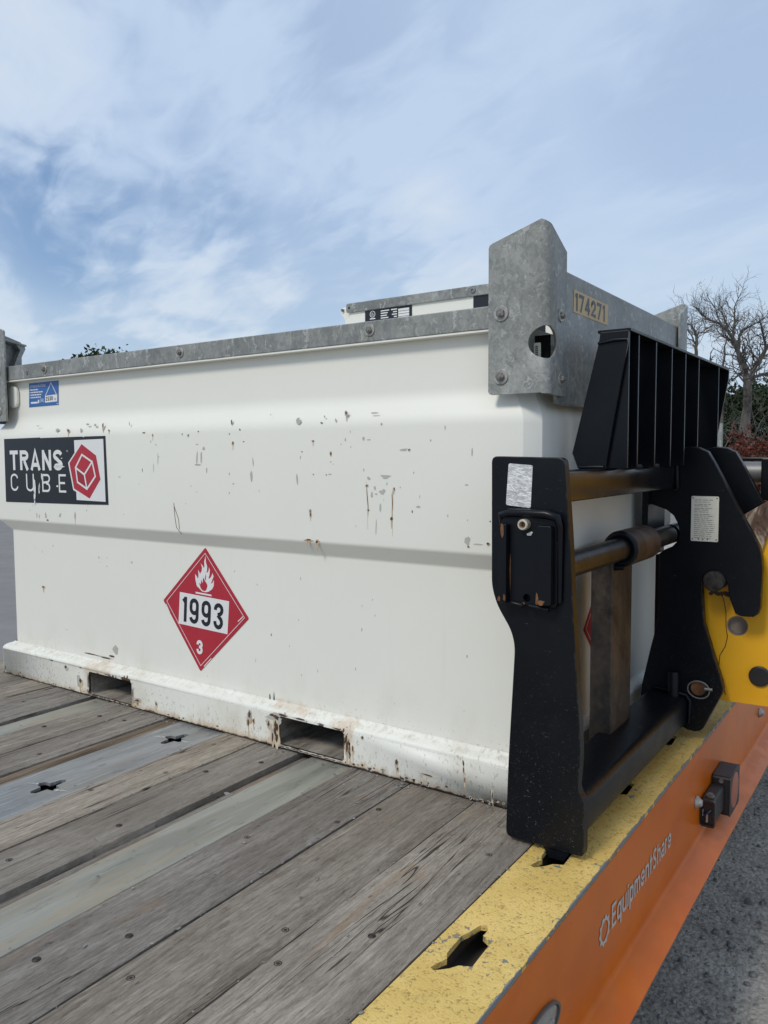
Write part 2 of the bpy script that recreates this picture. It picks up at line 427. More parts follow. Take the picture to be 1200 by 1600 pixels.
def make_ground():
    m, nt, b, P = new_mat('gravelly_tarmac')
    big = noise(nt, P, .35, 5, .6)
    mid = noise(nt, P, 4.5, 6, .65)
    gr = noise(nt, P, 70, 4, .65)
    vc = N(nt, 'ShaderNodeSeparateColor', {0: voro(nt, P, 60)}).outputs[0]
    f = mth(nt, 'ADD', mth(nt, 'ADD', mth(nt, 'MULTIPLY', mid, .5), mth(nt, 'MULTIPLY', gr, .45)), mth(nt, 'MULTIPLY', vc, .12))
    col = ramp(nt, f, [(.38, (.20, .182, .155)), (.54, (.380, .350, .302)), (.70, (.56, .52, .455))])
    col = mixc(nt, mrange(nt, big, .4, .65), col, (.42, .388, .338), 'MIX')
    col = mixc(nt, .55, col, ramp(nt, f, [(.38, (.22, .20, .172)), (.54, (.405, .372, .322)), (.70, (.58, .54, .475))]))
    h = mth(nt, 'ADD', mth(nt, 'MULTIPLY', mid, .5), mth(nt, 'ADD', gr, mth(nt, 'MULTIPLY', voro(nt, P, 60, 'Distance'), -.6)))
    put(nt, b, color=col, rough=.9, spec=.2, normal=bump(nt, h, .9, .012))
    return m

def make_leaf(name, c0, c1):
    m, nt, b, P = new_mat(name)
    f = noise(nt, P, 1.3, 3, .6)
    r = N(nt, 'ShaderNodeNewGeometry').outputs['Random Per Island']
    col = mixc(nt, mth(nt, 'ADD', mth(nt, 'MULTIPLY', f, .5), mth(nt, 'MULTIPLY', r, .5)), c0, c1)
    put(nt, b, color=col, rough=.7, spec=.2)
    return m

WHITE = make_white()
GALV = make_galv()
GALVS = make_galv('streaky_galvanised_steel', True)
WOOD = make_wood()
BWOOD = make_brownwood()
STRIP_B = make_strip('bluish_galvanised_strip', (.215, .220, .218), (.325, .330, .325), (.25, .21, .16), True)
STRIP_G = make_strip('grey_green_steel_strip', (.215, .212, .178), (.315, .308, .262), (.34, .265, .165), False)
GRIT = make_yellow_grit()
ORANGE = make_orange()
BLACK = make_black()
BLACKP = make_black('plain_black_paint', False)
BLACKG = make_black('glossy_black_paint', False, .5, .16, .28)
SHANK = make_rusty('rusty_fork_steel', (.014, .013, .012), (.045, .036, .030), (.095, .070, .054), .55, .3, (7, 7, 5.5))
BRONZE = make_rusty('brown_collar_steel', (.022, .014, .010), (.058, .036, .026), (.105, .066, .046), .5, .3)
SHAFTM = make_rusty('oily_shaft_steel', (.010, .010, .011), (.028, .025, .023), (.060, .045, .035), .35, .5)
RUST = make_rusty('orange_rust', (.055, .024, .011), (.12, .052, .020), (.21, .10, .04), .85, 0)
CHIPR = make_rusty('chip_rust', (.045, .022, .013), (.085, .042, .022), (.14, .08, .05), .85, 0)
STAIN = make_rusty('tan_rust_stain', (.40, .29, .17), (.52, .41, .27), (.62, .54, .41), .7, 0, (20, 20, 6))
CHIPG = flat('chip_grey_primer', (.43, .425, .38), .7, 0, .15, 60)
BOLT = make_rusty('dull_bolt_steel', (.10, .092, .082), (.19, .18, .165), (.30, .29, .27), .45, .5, (60, 60, 60))
WASHER = make_rusty('zinc_washer', (.24, .23, .20), (.36, .35, .32), (.48, .47, .43), .45, .4, (50, 50, 50))
DARK = flat('dark_void', (.006, .006, .006), .9, 0, .1, 5, .1)
UNDER = flat('grimy_underframe', (.060, .053, .046), .85, 0, .3, 14, .2)
DECALW = flat('white_print', (.72, .72, .71), .45, 0, .05)
DECALK = flat('black_print', (.012, .014, .022), .38, 0, .2)
DECALN = flat('navy_print', (.008, .010, .016), .36, 0, .25)
RED = flat('placard_red', (.40, .020, .036), .45, 0, .12, 12)
REDD = flat('placard_dark_red', (.30, .014, .028), .45, 0, .1)
BLUE = flat('label_blue', (.030, .125, .37), .42, 0, .12)
GREYP = flat('grey_print', (.42, .46, .52), .5, 0, .1)
TAN = flat('tan_stencil_label', (.52, .38, .19), .55, 0, .12)
SILVERT = flat('silver_grey_lettering', (.52, .49, .46), .45, .1, .08)
PLATE = flat('aluminium_data_plate', (.76, .73, .62), .5, 0, .10, 40)
PRINTG = flat('grey_small_print', (.24, .23, .20), .5, 0, .2, 90)
SLEEVE = flat('worn_hole_steel', (.26, .21, .175), .45, .2, .25, 25)
CRINK = make_crinkle()
CHROME = flat('bright_cylinder_steel', (.22, .225, .23), .5, .5, .15)
BRASS = flat('pale_zinc_bushing', (.62, .56, .46), .35, .5, .1)
YEL = make_yellow_machine()
WORN = make_worn_boss()
GROUND = make_ground()
STONE = make_rusty('pale_stone', (.10, .098, .095), (.20, .195, .185), (.36, .35, .335), .85, 0, (30, 30, 30))
RUBBER = flat('black_plastic', (.018, .017, .018), .42, 0, .25, 40)
RUBBERB = flat('dusty_black_plastic', (.017, .015, .016), .5, 0, .3, 50)
LENS = flat('dull_orange_reflector', (.42, .10, .045), .3, 0, .15, 30)
GLASS = flat('clear_lamp_lens', (.30, .29, .27), .12, .3, .25, 70)
BARK = make_rusty('grey_bark', (.040, .035, .031), (.085, .075, .067), (.155, .142, .13), .9, 0, (6, 6, 1.5))
LEAFD = make_leaf('dark_evergreen_leaf', (.012, .022, .010), (.042, .062, .026))
LEAFG = make_leaf('mid_green_leaf', (.026, .042, .016), (.075, .105, .040))
LEAFR = make_leaf('russet_leaf', (.060, .018, .012), (.17, .055, .036))
TYRE = flat('tyre_rubber', (.018, .018, .018), .8, 0, .2)

# ------------------------------------------------------------------ mesh helpers
def mesh_of(bm, name, mat, smooth=None):
    bmesh.ops.recalc_face_normals(bm, faces=bm.faces)
    me = bpy.data.meshes.new(name)
    bm.to_mesh(me); bm.free()
    if mat is not None:
        me.materials.append(mat)
    if smooth is not None:
        for pl in me.polygons:
            pl.use_smooth = True
        me.set_sharp_from_angle(angle=radians(smooth))
    return me

def bevel(o, width, seg=2, ang=40):
    md = o.modifiers.new('bevel', 'BEVEL')
    md.width = width; md.segments = seg; md.limit_method = 'ANGLE'; md.angle_limit = radians(ang)
    md.use_clamp_overlap = True
    return o

def abs_loc(o):
    v = Vector((0, 0, 0))
    while o is not None:
        v += o.location
        o = o.parent
    return v

def part(name, bm, mat, parent=None, smooth=None, bev=None, at=None):
    """one mesh object; vertices in world coordinates (or relative to `at`)"""
    me = bm if isinstance(bm, bpy.types.Mesh) else mesh_of(bm, name, mat, smooth)
    o = bpy.data.objects.new(name, me)
    COL.objects.link(o)
    loc = Vector(at) if at is not None else Vector((0, 0, 0))
    if parent is not None:
        o.parent = parent
        o.location = loc - abs_loc(parent)
    else:
        o.location = loc
    if bev:
        bevel(o, bev)
    return o

def thing(name, label, cat, loc=(0, 0, 0), group=None):
    o = bpy.data.objects.new(name, None)
    o.empty_display_size = .1
    COL.objects.link(o)
    o.location = loc
    o['label'] = label; o['category'] = cat
    if group:
        o['group'] = group
    return o

def box(bm, x0, x1, y0, y1, z0, z1):
    v = [bm.verts.new(c) for c in ((x0, y0, z0), (x1, y0, z0), (x1, y1, z0), (x0, y1, z0), (x0, y0, z1), (x1, y0, z1), (x1, y1, z1), (x0, y1, z1))]
    for f in ((3, 2, 1, 0), (4, 5, 6, 7), (0, 1, 5, 4), (1, 2, 6, 5), (2, 3, 7, 6), (3, 0, 4, 7)):
        bm.faces.new([v[i] for i in f])
    return bm

def bx(*a):
    return box(bmesh.new(), *a)

def fr(ax, u, v, t):
    """ax 'y': u=x v=z depth=y;  'x': u=y v=z depth=x;  'z': u=x v=y depth=z"""
    return {'y': (u, t, v), 'x': (t, u, v), 'z': (u, v, t)}[ax]

def prism(bm, ax, outline, t0, t1, holes=()):
    if not holes:
        a = [bm.verts.new(fr(ax, u, v, t0)) for u, v in outline]
        b = [bm.verts.new(fr(ax, u, v, t1)) for u, v in outline]
        bm.faces.new(a); bm.faces.new(b[::-1])
        n = len(a)
        for i in range(n):
            bm.faces.new((a[i], b[i], b[(i + 1) % n], a[(i + 1) % n]))
        return bm
    loops = [outline] + list(holes)
    pts = [q for l in loops for q in l]
    tris = tessellate_polygon([[Vector((u, v, 0)) for u, v in l] for l in loops])
    a = [bm.verts.new(fr(ax, u, v, t0)) for u, v in pts]
    b = [bm.verts.new(fr(ax, u, v, t1)) for u, v in pts]
    for t in tris:
        try:
            bm.faces.new([a[i] for i in t]); bm.faces.new([b[i] for i in t[::-1]])
        except ValueError:
            pass
    k = 0
    for l in loops:
        n = len(l)
        for i in range(n):
            bm.faces.new((a[k + i], b[k + i], b[k + (i + 1) % n], a[k + (i + 1) % n]))
        k += n
    return bm

def circ(cu, cv, r, n=20, a0=0.0, ru=None):
    return [(cu + (ru or r) * cos(a0 + 2 * pi * i / n), cv + r * sin(a0 + 2 * pi * i / n)) for i in range(n)]

def rrect(u0, u1, v0, v1, r, n=4):
    o = []
    for cu, cv, a in ((u1 - r, v1 - r, 0), (u0 + r, v1 - r, 90), (u0 + r, v0 + r, 180), (u1 - r, v0 + r, 270)):
        for i in range(n + 1):
            t = radians(a + 90 * i / n)
            o.append((cu + r * cos(t), cv + r * sin(t)))
    return o

def round_poly(pts, r, n=4):
    """fillet the corners of a polygon; r a number or one per corner"""
    out = []
    L = len(pts)
    for i in range(L):
        p0, p1, p2 = Vector(pts[i - 1]), Vector(pts[i]), Vector(pts[(i + 1) % L])
        rr = r[i] if isinstance(r, (list, tuple)) else r
        d0, d1 = (p0 - p1), (p2 - p1)
        k = min(rr, d0.length * .45, d1.length * .45)
        a, b = p1 + d0.normalized() * k, p1 + d1.normalized() * k
        if rr <= 0:
            out.append(tuple(p1)); continue
        for j in range(n + 1):
            t = j / n
            q = a * (1 - t) ** 2 + p1 * 2 * t * (1 - t) + b * t * t
            out.append((q.x, q.y))
    return out

def cyl(bm, c0, c1, r, n=20, r1=None, cap=True):
    c0, c1 = Vector(c0), Vector(c1)
    d = (c1 - c0).normalized()
    u = d.orthogonal().normalized(); v = d.cross(u)
    r1 = r if r1 is None else r1
    A = [bm.verts.new(c0 + (u * cos(2 * pi * i / n) + v * sin(2 * pi * i / n)) * r) for i in range(n)]
    B = [bm.verts.new(c1 + (u * cos(2 * pi * i / n) + v * sin(2 * pi * i / n)) * r1) for i in range(n)]
    for i in range(n):
        bm.faces.new((A[i], A[(i + 1) % n], B[(i + 1) % n], B[i]))
    if cap:
        bm.faces.new(A[::-1]); bm.faces.new(B)
    return bm

def lathe(bm, c, d, prof, n=20):
    """prof: list of (distance along d, radius)"""
    c, d = Vector(c), Vector(d).normalized()
    u = d.orthogonal().normalized(); v = d.cross(u)
    rings = []
    for t, r in prof:
        if r < 1e-6:
            rings.append([bm.verts.new(c + d * t)])
        else:
            rings.append([bm.verts.new(c + d * t + (u * cos(2 * pi * i / n) + v * sin(2 * pi * i / n)) * r) for i in range(n)])
    for a, b in zip(rings, rings[1:]):
        for i in range(n):
            j = (i + 1) % n
            if len(a) == 1 and len(b) == 1:
                continue
            if len(a) == 1:
                bm.faces.new((a[0], b[j], b[i]))
            elif len(b) == 1:
                bm.faces.new((a[i], a[j], b[0]))
            else:
                bm.faces.new((a[i], a[j], b[j], b[i]))
    return bm

def tube(bm, pts, radii, n=8, cap=True):
    rings = []
    u = None
    for i, q in enumerate(pts):
        q = Vector(q)
        d = (Vector(pts[min(i + 1, len(pts) - 1)]) - Vector(pts[max(i - 1, 0)])).normalized()
        u = d.orthogonal().normalized() if u is None else (u - d * u.dot(d)).normalized()
        v = d.cross(u)
        r = radii[i] if isinstance(radii, (list, tuple)) else radii
        rings.append([bm.verts.new(q + (u * cos(2 * pi * k / n) + v * sin(2 * pi * k / n)) * r) for k in range(n)])
    for a, b in zip(rings, rings[1:]):
        for k in range(n):
            bm.faces.new((a[k], a[(k + 1) % n], b[(k + 1) % n], b[k]))
    if cap:
        bm.faces.new(rings[0][::-1]); bm.faces.new(rings[-1])
    return bm

def sheet(bm, ax, pts, t, thick=.0006):
    """thin print or label lying on a face: a prism standing `thick` proud of depth t (towards -y or +x)"""
    s = -thick if ax == 'y' else thick
    return prism(bm, ax, pts, t, t + s)

def text_mesh(body, bold=0.0):
    cu = bpy.data.curves.new('txt', 'FONT')
    cu.body = body; cu.size = 1.0; cu.offset = bold; cu.resolution_u = 3
    ob = bpy.data.objects.new('txt', cu)
    COL.objects.link(ob)
    bpy.context.view_layer.update()
    dg = bpy.context.evaluated_depsgraph_get()
    me = bpy.data.meshes.new_from_object(ob.evaluated_get(dg))
    bpy.data.objects.remove(ob); bpy.data.curves.remove(cu)
    return me

def lettering(body, ax, origin, width, height, t, mat, parent, bold=0.0, uvec=(1, 0), vvec=(0, 1), name='lettering'):
    """flat print: text scaled to width x height, lower left corner at origin (u, v) in plane ax at depth t"""
    me = text_mesh(body, bold)
    xs = [v.co.x for v in me.vertices]; ys = [v.co.y for v in me.vertices]
    x0, x1, y0, y1 = min(xs), max(xs), min(ys), max(ys)
    for v in me.vertices:
        a = (v.co.x - x0) / (x1 - x0) * width
        b = (v.co.y - y0) / (y1 - y0) * height
        u = origin[0] + uvec[0] * a + vvec[0] * b
        w_ = origin[1] + uvec[1] * a + vvec[1] * b
        v.co = fr(ax, u, w_, t)
    me.materials.clear(); me.materials.append(mat)
    me.name = name
    return part(name, me, mat, parent)

HEXBOLT = None
def bolt_mesh():
    global HEXBOLT
    if HEXBOLT is None:
        bm = bmesh.new()
        lathe(bm, (0, 0, 0), (0, -1, 0), [(0, .0165), (.0025, .0165), (.0032, .0155), (.0032, .001)], 20)
        k = len(bm.faces)
        prism(bm, 'y', circ(0, 0, .0098, 6, .3), -.0032, -.0095)
        lathe(bm, (0, 0, 0), (0, -1, 0), [(.0095, .0078), (.0108, .0070), (.0108, 0)], 12)
        cyl(bm, (0, -.0105, 0), (0, -.0125, 0), .0045, 10)
        bm.faces.ensure_lookup_table()
        for i, f in enumerate(bm.faces):
            f.material_index = 1 if i < k else 0
        HEXBOLT = mesh_of(bm, 'bolt', BOLT, 30)
        HEXBOLT.materials.append(WASHER)
    return HEXBOLT

def bolt(pos, parent, facing='y', s=1.0, rot=0.0):
    o = part('bolt', bolt_mesh(), None, parent, at=pos)
    o.scale = (s, s, s)
    o.rotation_euler = (0, rot, 0) if facing == 'y' else (0, 0, pi / 2)
    return o

def arc(cx, cy, rx, ry, a0, a1, n=10):
    return [(cx + rx * cos(radians(a0 + (a1 - a0) * i / n)), cy + ry * sin(radians(a0 + (a1 - a0) * i / n))) for i in range(n + 1)]

def glyph(ch, W, H, T):
    """centre lines of one upright grotesque letter in a W x H box, stroke T"""
    a = T / 2; R_ = W / 2 - a; m = W / 2; X = H * .74; r = min(R_, H * .24)
    up = lambda y: arc(m, y, R_, r, 180, 0)
    dn = lambda y: arc(m, y, R_, r, 0, -180)
    G = {
        '1': [[(a * .5, H * .80), (W - a * 1.2, H - a)], [(W - a, H), (W - a, 0)]],
        '0': [arc(m, H - a - r, R_, r, 180, 0) + arc(m, a + r, R_, r, 0, -180) + [(a, H - a - r)]],
        '2': [[(a, H * .70)] + arc(m, H - a - r, R_, r, 175, -20) + [(a, a * 1.2), (W, a)]],
        '3': [arc(m, H - a - r, R_, r, 188, -70) + [(m * .85, H * .53)], [(m * .85, H * .53)] + arc(m, a + r, R_, r * 1.08, 70, -188)],
        '4': [[(W * .70, 0), (W * .70, H)], [(W * .64, H - a), (a, H * .30), (W, H * .30)]],
        '5': [[(W - a * .6, H - a), (a * 1.4, H - a), (a, H * .50)], [(a, H * .54)] + arc(m, a + r * 1.15, R_, r * 1.2, 115, -170)],
        '7': [[(0, H - a), (W - a, H - a), (W * .36, 0)]],
        '9': [arc(m, H - a - r, R_, r, 180, 0) + arc(m, H * .42 + r, R_, r, 0, -180) + [(a, H - a - r)], [(W - a, H - a - r), (W - a, a + r)] + arc(m, a + r, R_, r, 0, -172)],
        'T': [[(m, 0), (m, H)], [(0, H - a), (W, H - a)]],
        'R': [[(a, 0), (a, H)], [(a, H - a)] + arc(W - a - H * .23, H * .74, H * .23, H * .26 - a, 90, -90) + [(a, H * .48 + a)], [(m, H * .48), (W - a, 0)]],
        'A': [[(a * .8, 0), (m, H - a * .4), (W - a * .8, 0)], [(W * .22, H * .27), (W * .78, H * .27)]],
        'N': [[(a, 0), (a, H)], [(W - a, 0), (W - a, H)], [(a, H - a), (W - a, a)]],
        'S': [arc(m, H * .73, R_, H * .27 - a, 12, 250, 12) + arc(m, H * .27, R_, H * .27 - a, 70, -168, 12)],
        'C': [arc(m, H - a - r, R_, r, 8, 180) + arc(m, a + r, R_, r, 180, 352)],
        'U': [[(a, H), (a, a + r)] + arc(m, a + r, R_, r, 180, 360) + [(W - a, H)]],
        'B': [[(a, 0), (a, H)], [(a, H - a)] + arc(W - a - H * .21, H * .75, H * .21, H * .25 - a, 90, -90) + [(a, H * .5 + a * .2)], [(m, H * .5)] + arc(W - a - H * .22, H * .26, H * .22, H * .26 - a, 90, -90) + [(a, a)]],
        'E': [[(a, 0), (a, H)], [(a, H - a), (W, H - a)], [(a, H * .52), (W * .86, H * .52)], [(a, a), (W, a)]],
        'q': [arc(m, X - a - r * .8, R_, r * .8, 0, 180) + arc(m, a + r * .8, R_, r * .8, 180, 360), [(W - a, X), (W - a, -H * .26)]],
        'p': [arc(m, X - a - r * .8, R_, r * .8, 180, 0) + arc(m, a + r * .8, R_, r * .8, 0, -180), [(a, X), (a, -H * .26)]],
        'u': [[(a, X), (a, a + r)] + arc(m, a + r, R_, r, 180, 360), [(W - a, X), (W - a, 0)]],
        'i': [[(m, 0), (m, X)], [(m, H * .82), (m, H * .97)]],
        'm': [[(a, 0), (a, X)], arc(W * .29, X - a - r * .7, W * .29 - a, r * .7, 180, 0) + [(W * .5, 0)], arc(W * .71, X - a - r * .7, W * .29 - a, r * .7, 180, 0) + [(W - a, 0)]],
        'n': [[(a, 0), (a, X)], arc(m, X - a - r, R_, r, 180, 0) + [(W - a, 0)]],
        'h': [[(a, 0), (a, H)], arc(m, X - a - r, R_, r, 180, 0) + [(W - a, 0)]],
        'e': [[(a, X * .47), (W - a, X * .47)] + arc(m, X - a - r * .8, R_, r * .8, 0, 180) + arc(m, a + r * .8, R_, r * .8, 180, 335)],
        't': [[(W * .4, H * .9), (W * .4, a + r * .5)] + arc(W * .4 + r * .5, a + r * .5, r * .5, r * .5, 180, 290, 5), [(0, X - a), (W, X - a)]],
        'a': [[(a, X * .78)] + arc(m, X - a - r * .6, R_, r * .6, 160, 0, 8) + [(W - a, 0)], arc(m, X * .30, R_, X * .30 - a, 60, 300, 8)],
        'r': [[(a, 0), (a, X)], arc(W * .9, X - a - r * .9, W * .9 - a, r * .9, 180, 90, 6)],
    }
    return G[ch]

def strokes(text, ax, origin, H, T, spacing, W, t, mat, parent, uvec=(1, 0), vvec=(0, 1), widths=None, name='lettering'):
    """flat print drawn as stroke letters; W default letter width, widths per letter"""
    vs, fs = [], []
    x = 0.0
    sgn = -1 if ax == 'y' else 1
    for ch in text:
        w_ = (widths or {}).get(ch, W)
        for k, path in enumerate(glyph(ch, w_, H, T)):
            L = [Vector(path[0])]
            for q_ in path[1:]:
                if (Vector(q_) - L[-1]).length > 1e-5:
                    L.append(Vector(q_))
            i0 = len(vs)
            for i, q_ in enumerate(L):
                d0 = (L[i] - L[i - 1]).normalized() if i else (L[1] - L[0]).normalized()
                d1 = (L[i + 1] - L[i]).normalized() if i < len(L) - 1 else d0
                nn = Vector((-(d0 + d1).y, (d0 + d1).x))
                nn = nn.normalized() if nn.length > 1e-6 else Vector((-d0.y, d0.x))
                mit = min(1.7, 1 / max(.3, nn.dot(Vector((-d0.y, d0.x)))))
                for s in (1, -1):
                    c = q_ + nn * s * T / 2 * mit
                    u = origin[0] + uvec[0] * (x + c.x) + vvec[0] * c.y
                    v = origin[1] + uvec[1] * (x + c.x) + vvec[1] * c.y
                    vs.append(fr(ax, u, v, t + sgn * .00004 * k))
            for i in range(len(L) - 1):
                a = i0 + 2 * i
                fs.append((a, a + 1, a + 3, a + 2))
        x += w_ + spacing
    me = bpy.data.meshes.new(name)
    me.from_pydata(vs, [], fs)
    me.materials.append(mat)
    return part(name, me, mat, parent)

def fillet_profile(pts, rads, n=5):
    out = [pts[0]]
    for i in range(1, len(pts) - 1):
        p0, p1, p2 = Vector(pts[i - 1]), Vector(pts[i]), Vector(pts[i + 1])
        d0, d1 = (p0 - p1), (p2 - p1)
        k = min(rads[i], d0.length * .49, d1.length * .49)
        a, c = p1 + d0.normalized() * k, p1 + d1.normalized() * k
        for j in range(n + 1):
            s = j / n
            q_ = a * (1 - s) ** 2 + p1 * 2 * s * (1 - s) + c * s * s
            out.append((q_.x, q_.y))
    out.append(pts[-1])
    return out

# ================================================================== ground
bm = bmesh.new()
GZ = -0.85
xs = [-700, -60, -16, -5, 0, 2, 5, 10, 30, 700]
ys = [-700, -60, -8, -3, 0, 3, 6, 12, 40, 700]
gv = [[bm.verts.new((x, y, GZ)) for y in ys] for x in xs]
for i in range(len(xs) - 1):
    for j in range(len(ys) - 1):
        bm.faces.new((gv[i][j], gv[i + 1][j], gv[i + 1][j + 1], gv[i][j + 1]))
g = part('ground', bm, GROUND)
g['kind'] = 'structure'

pv = part('pavement', bx(-300, -3.2, -300, 300, GZ - .05, GZ + .004), flat('worn_grey_paving', (.225, .215, .205), .9, 0, .22, 2.2, .15))
pv['kind'] = 'structure'
# loose stones on the gravel beside the trailer
rs = random.Random(3)
bm = bmesh.new()
def stone(bm, x, y, z, r):
    k = [rs.uniform(.7, 1.25) for _ in range(3)]
    res = bmesh.ops.create_icosphere(bm, subdivisions=1, radius=r)
    an = rs.uniform(0, 6.28)
    for v in res['verts']:
        c = v.co * rs.uniform(.80, 1.18)
        c = Vector((c.x * k[0], c.y * k[1], c.z * k[2] * .62))
        c.rotate(Matrix.Rotation(an, 3, 'Z'))
        v.co = c + Vector((x, y, z))
for i in range(2600):
    x = rs.uniform(.6, 2.3); y = rs.uniform(-.3, 4.0)
    r = rs.choice((.0028, .0035, .0035, .0045, .0045, .006, .008, .010)) * rs.uniform(.8, 1.25)
    stone(bm, x, y, GZ + r * .25, r)
for x, y, r in ((1.36, 1.45, .019), (1.41, 1.48, .013), (1.30, 1.18, .016), (1.27, 1.12, .012), (1.36, 1.13, .017), (1.42, 1.14, .011),
                (1.50, 1.62, .014), (1.24, .95, .014), (1.33, .92, .010), (1.45, 1.0, .013), (1.46, 1.9, .016), (1.55, 1.35, .013)):
    stone(bm, x, y, GZ + r * .3, r)
st = part('loose_stones', bm, STONE, smooth=60)
st['kind'] = 'stuff'; st['label'] = 'pale loose stones scattered on the dark gravel beside the trailer'

# ================================================================== flatbed trailer
T = thing('flatbed_trailer', 'flatbed trailer with grey plank deck, yellow edge strip and orange side', 'trailer', (0, .5, GZ))
Y0, Y1 = -2.6, 3.4
rp = random.Random(11)

def wob_edge(x, y0, y1, amp, seed):
    n = int((y1 - y0) / .09)
    return [(x + amp * mnoise.noise((seed * 3.17, i * .31, 0)) + amp * .6 * mnoise.noise((seed * 7.7, i * 1.3, 4)), y0 + (y1 - y0) * i / n) for i in range(n + 1)]

def plank(x0, x1, ztop=0.0, mat=None, amp=.0022, th=.040, y0=Y0, y1=Y1, bv=.0028):
    s = rp.random() * 50
    L = wob_edge(x0, y0, y1, amp, s); Rr_ = wob_edge(x1, y0, y1, amp, s + 9)
    bm = bmesh.new()
    # a strip of quads so the worn top can dip a little
    nx = 7
    rows = []
    for (xa, ya), (xb, yb) in zip(L, Rr_):
        row = []
        for k in range(nx):
            t = k / (nx - 1)
            x = xa + (xb - xa) * t
            dz = .0016 * mnoise.noise((x * 9 + s, ya * 1.5, s)) 
            if k in (0, nx - 1):
                dz -= bv * (1.0 + .8 * mnoise.noise((s, ya * 6, k)))
            x2 = x
            if k == 1: x2 = xa + bv * 1.6
            if k == nx - 2: x2 = xb - bv * 1.6
            row.append(bm.verts.new((x2, ya, ztop + dz)))
        rows.append(row)
    for a, b in zip(rows, rows[1:]):
        for k in range(nx - 1):
            bm.faces.new((a[k], a[k + 1], b[k + 1], b[k]))
    for side, idx in ((0, 0), (1, nx - 1)):
        low = [bm.verts.new((r[idx].co.x, r[idx].co.y, ztop - th)) for r in rows]
        for i in range(len(rows) - 1):
            bm.faces.new((rows[i][idx], rows[i + 1][idx], low[i + 1], low[i]))
    for r in (rows[0], rows[-1]):
        a = bm.verts.new((r[0].co.x, r[0].co.y, ztop - th)); b = bm.verts.new((r[-1].co.x, r[-1].co.y, ztop - th))
        bm.faces.new([a] + r + [b])
    return part('plank', bm, mat or WOOD, T, smooth=50)

planks = []
outer_plank = plank(-1.3445, -1.189)
for x0, x1, z in ((-1.185, -.985, 0.0), (-.981, -.938, -.001), (-.934, -.768, 0.0), (-.764, -.562, -.001), (-.438, -.292, 0.001), (-.289, -.150, -.001),
                  (.113, .2465, 0.0), (.2505, .408, -.002), (.602, .786, 0.0005), (.7905, .978, -.001), (.982, 1.184, .001)):
    planks.append(plank(x0, x1, z))
planks_low = [plank(.4095, .4565, -.020, None, .001, .02), plank(-.5605, -.5315, -.018, None, .001, .02)]
planks.append(plank(-.146, -.092, -.007, BWOOD, .004, .03))

# steel strips let into the deck, one with star shaped lashing holes
def star(cx, cy, ang=0.0, k=1.0):
    pts = []
    for x, y in ((.013, .014), (.011, .044), (0, .050), (-.010, .043), (-.014, .014), (-.032, .012), (-.038, .001), (-.031, -.011), (-.013, -.014),
                 (-.010, -.044), (.001, -.050), (.011, -.043), (.014, -.013), (.031, -.011), (.036, 0), (.030, .012)):
        x *= k; y *= k
        pts.append((cx + x * cos(ang) - y * sin(ang), cy + x * sin(ang) + y * cos(ang)))
    return pts

bm = bmesh.new()
holes = [star(.020, y, rp.uniform(-.06, .06)) for y in (-2.234, -1.816, -1.398, -.980, -.562, -.146, .27, .69, 1.11, 1.53, 1.95, 2.37)]
prism(bm, 'z', [(-.089, Y0), (.110, Y0), (.110, Y1), (-.089, Y1)], -.004, -.012, holes)
part('steel_strip', bm, STRIP_B, T)
for y in (-.562, -.146):            # raised weld scars beside the holes
    for sx in (-1, 1):
        bm = bmesh.new()
        pts = [(.020 + sx * (.034 + i * .007), y + sx * .003 * i - .004 + rp.uniform(-.002, .002), -.0050) for i in range(7)]
        tube(bm, pts, [.0042, .0052, .0036, .0044, .003, .0022, .001], 6)
        part('weld_scar', bm, STRIP_B, T, smooth=60)
part('steel_strip', bx(.458, .599, Y0, Y1, -.012, -.003), STRIP_G, T, bev=.002)
part('steel_strip', bx(-.530, -.442, Y0, Y1, -.012, -.004), STRIP_G, T, bev=.002)

# countersunk screws in the boards
bm = bmesh.new()
lathe(bm, (0, 0, 0), (0, 0, 1), [(-.003, .0080), (.0006, .0072), (.0010, .0060), (-.0002, .0048), (.0008, .0026), (.0010, 0)], 10)
scr_me = mesh_of(bm, 'screw', make_rusty('rusty_screw', (.018, .015, .012), (.040, .032, .026), (.085, .07, .058), .7, .3, (60, 60, 60)), 40)
def screw(pl, x, y, z):
    o = part('screw', scr_me, None, pl, at=(x, y, z))
    return o
SCREWS = [(10, 1.06, -1.05), (10, 1.09, -.62), (10, 1.005, -.77), (10, 1.13, -.25), (9, .83, -.93), (9, .95, -.69), (9, .87, -.45), (9, .81, -.20), (8, .66, -.99), (8, .735, -.86), (8, .65, -.48), (8, .77, -.31),
          (7, .30, -.83), (7, .36, -.60), (7, .29, -.27), (7, .37, -.14), (6, .14, -.52), (6, .21, -.34), (6, .16, -.12), (4, -.40, -.31), (4, -.34, -.15), (5, -.20, -.45), (5, -.24, -.13), (3, -.70, -.2)]
for i, x, y in SCREWS:
    screw(planks[i], x, y, (0, -.001, 0, -.001, .001, -.001, 0, -.002, .0005, -.001, .001)[i])

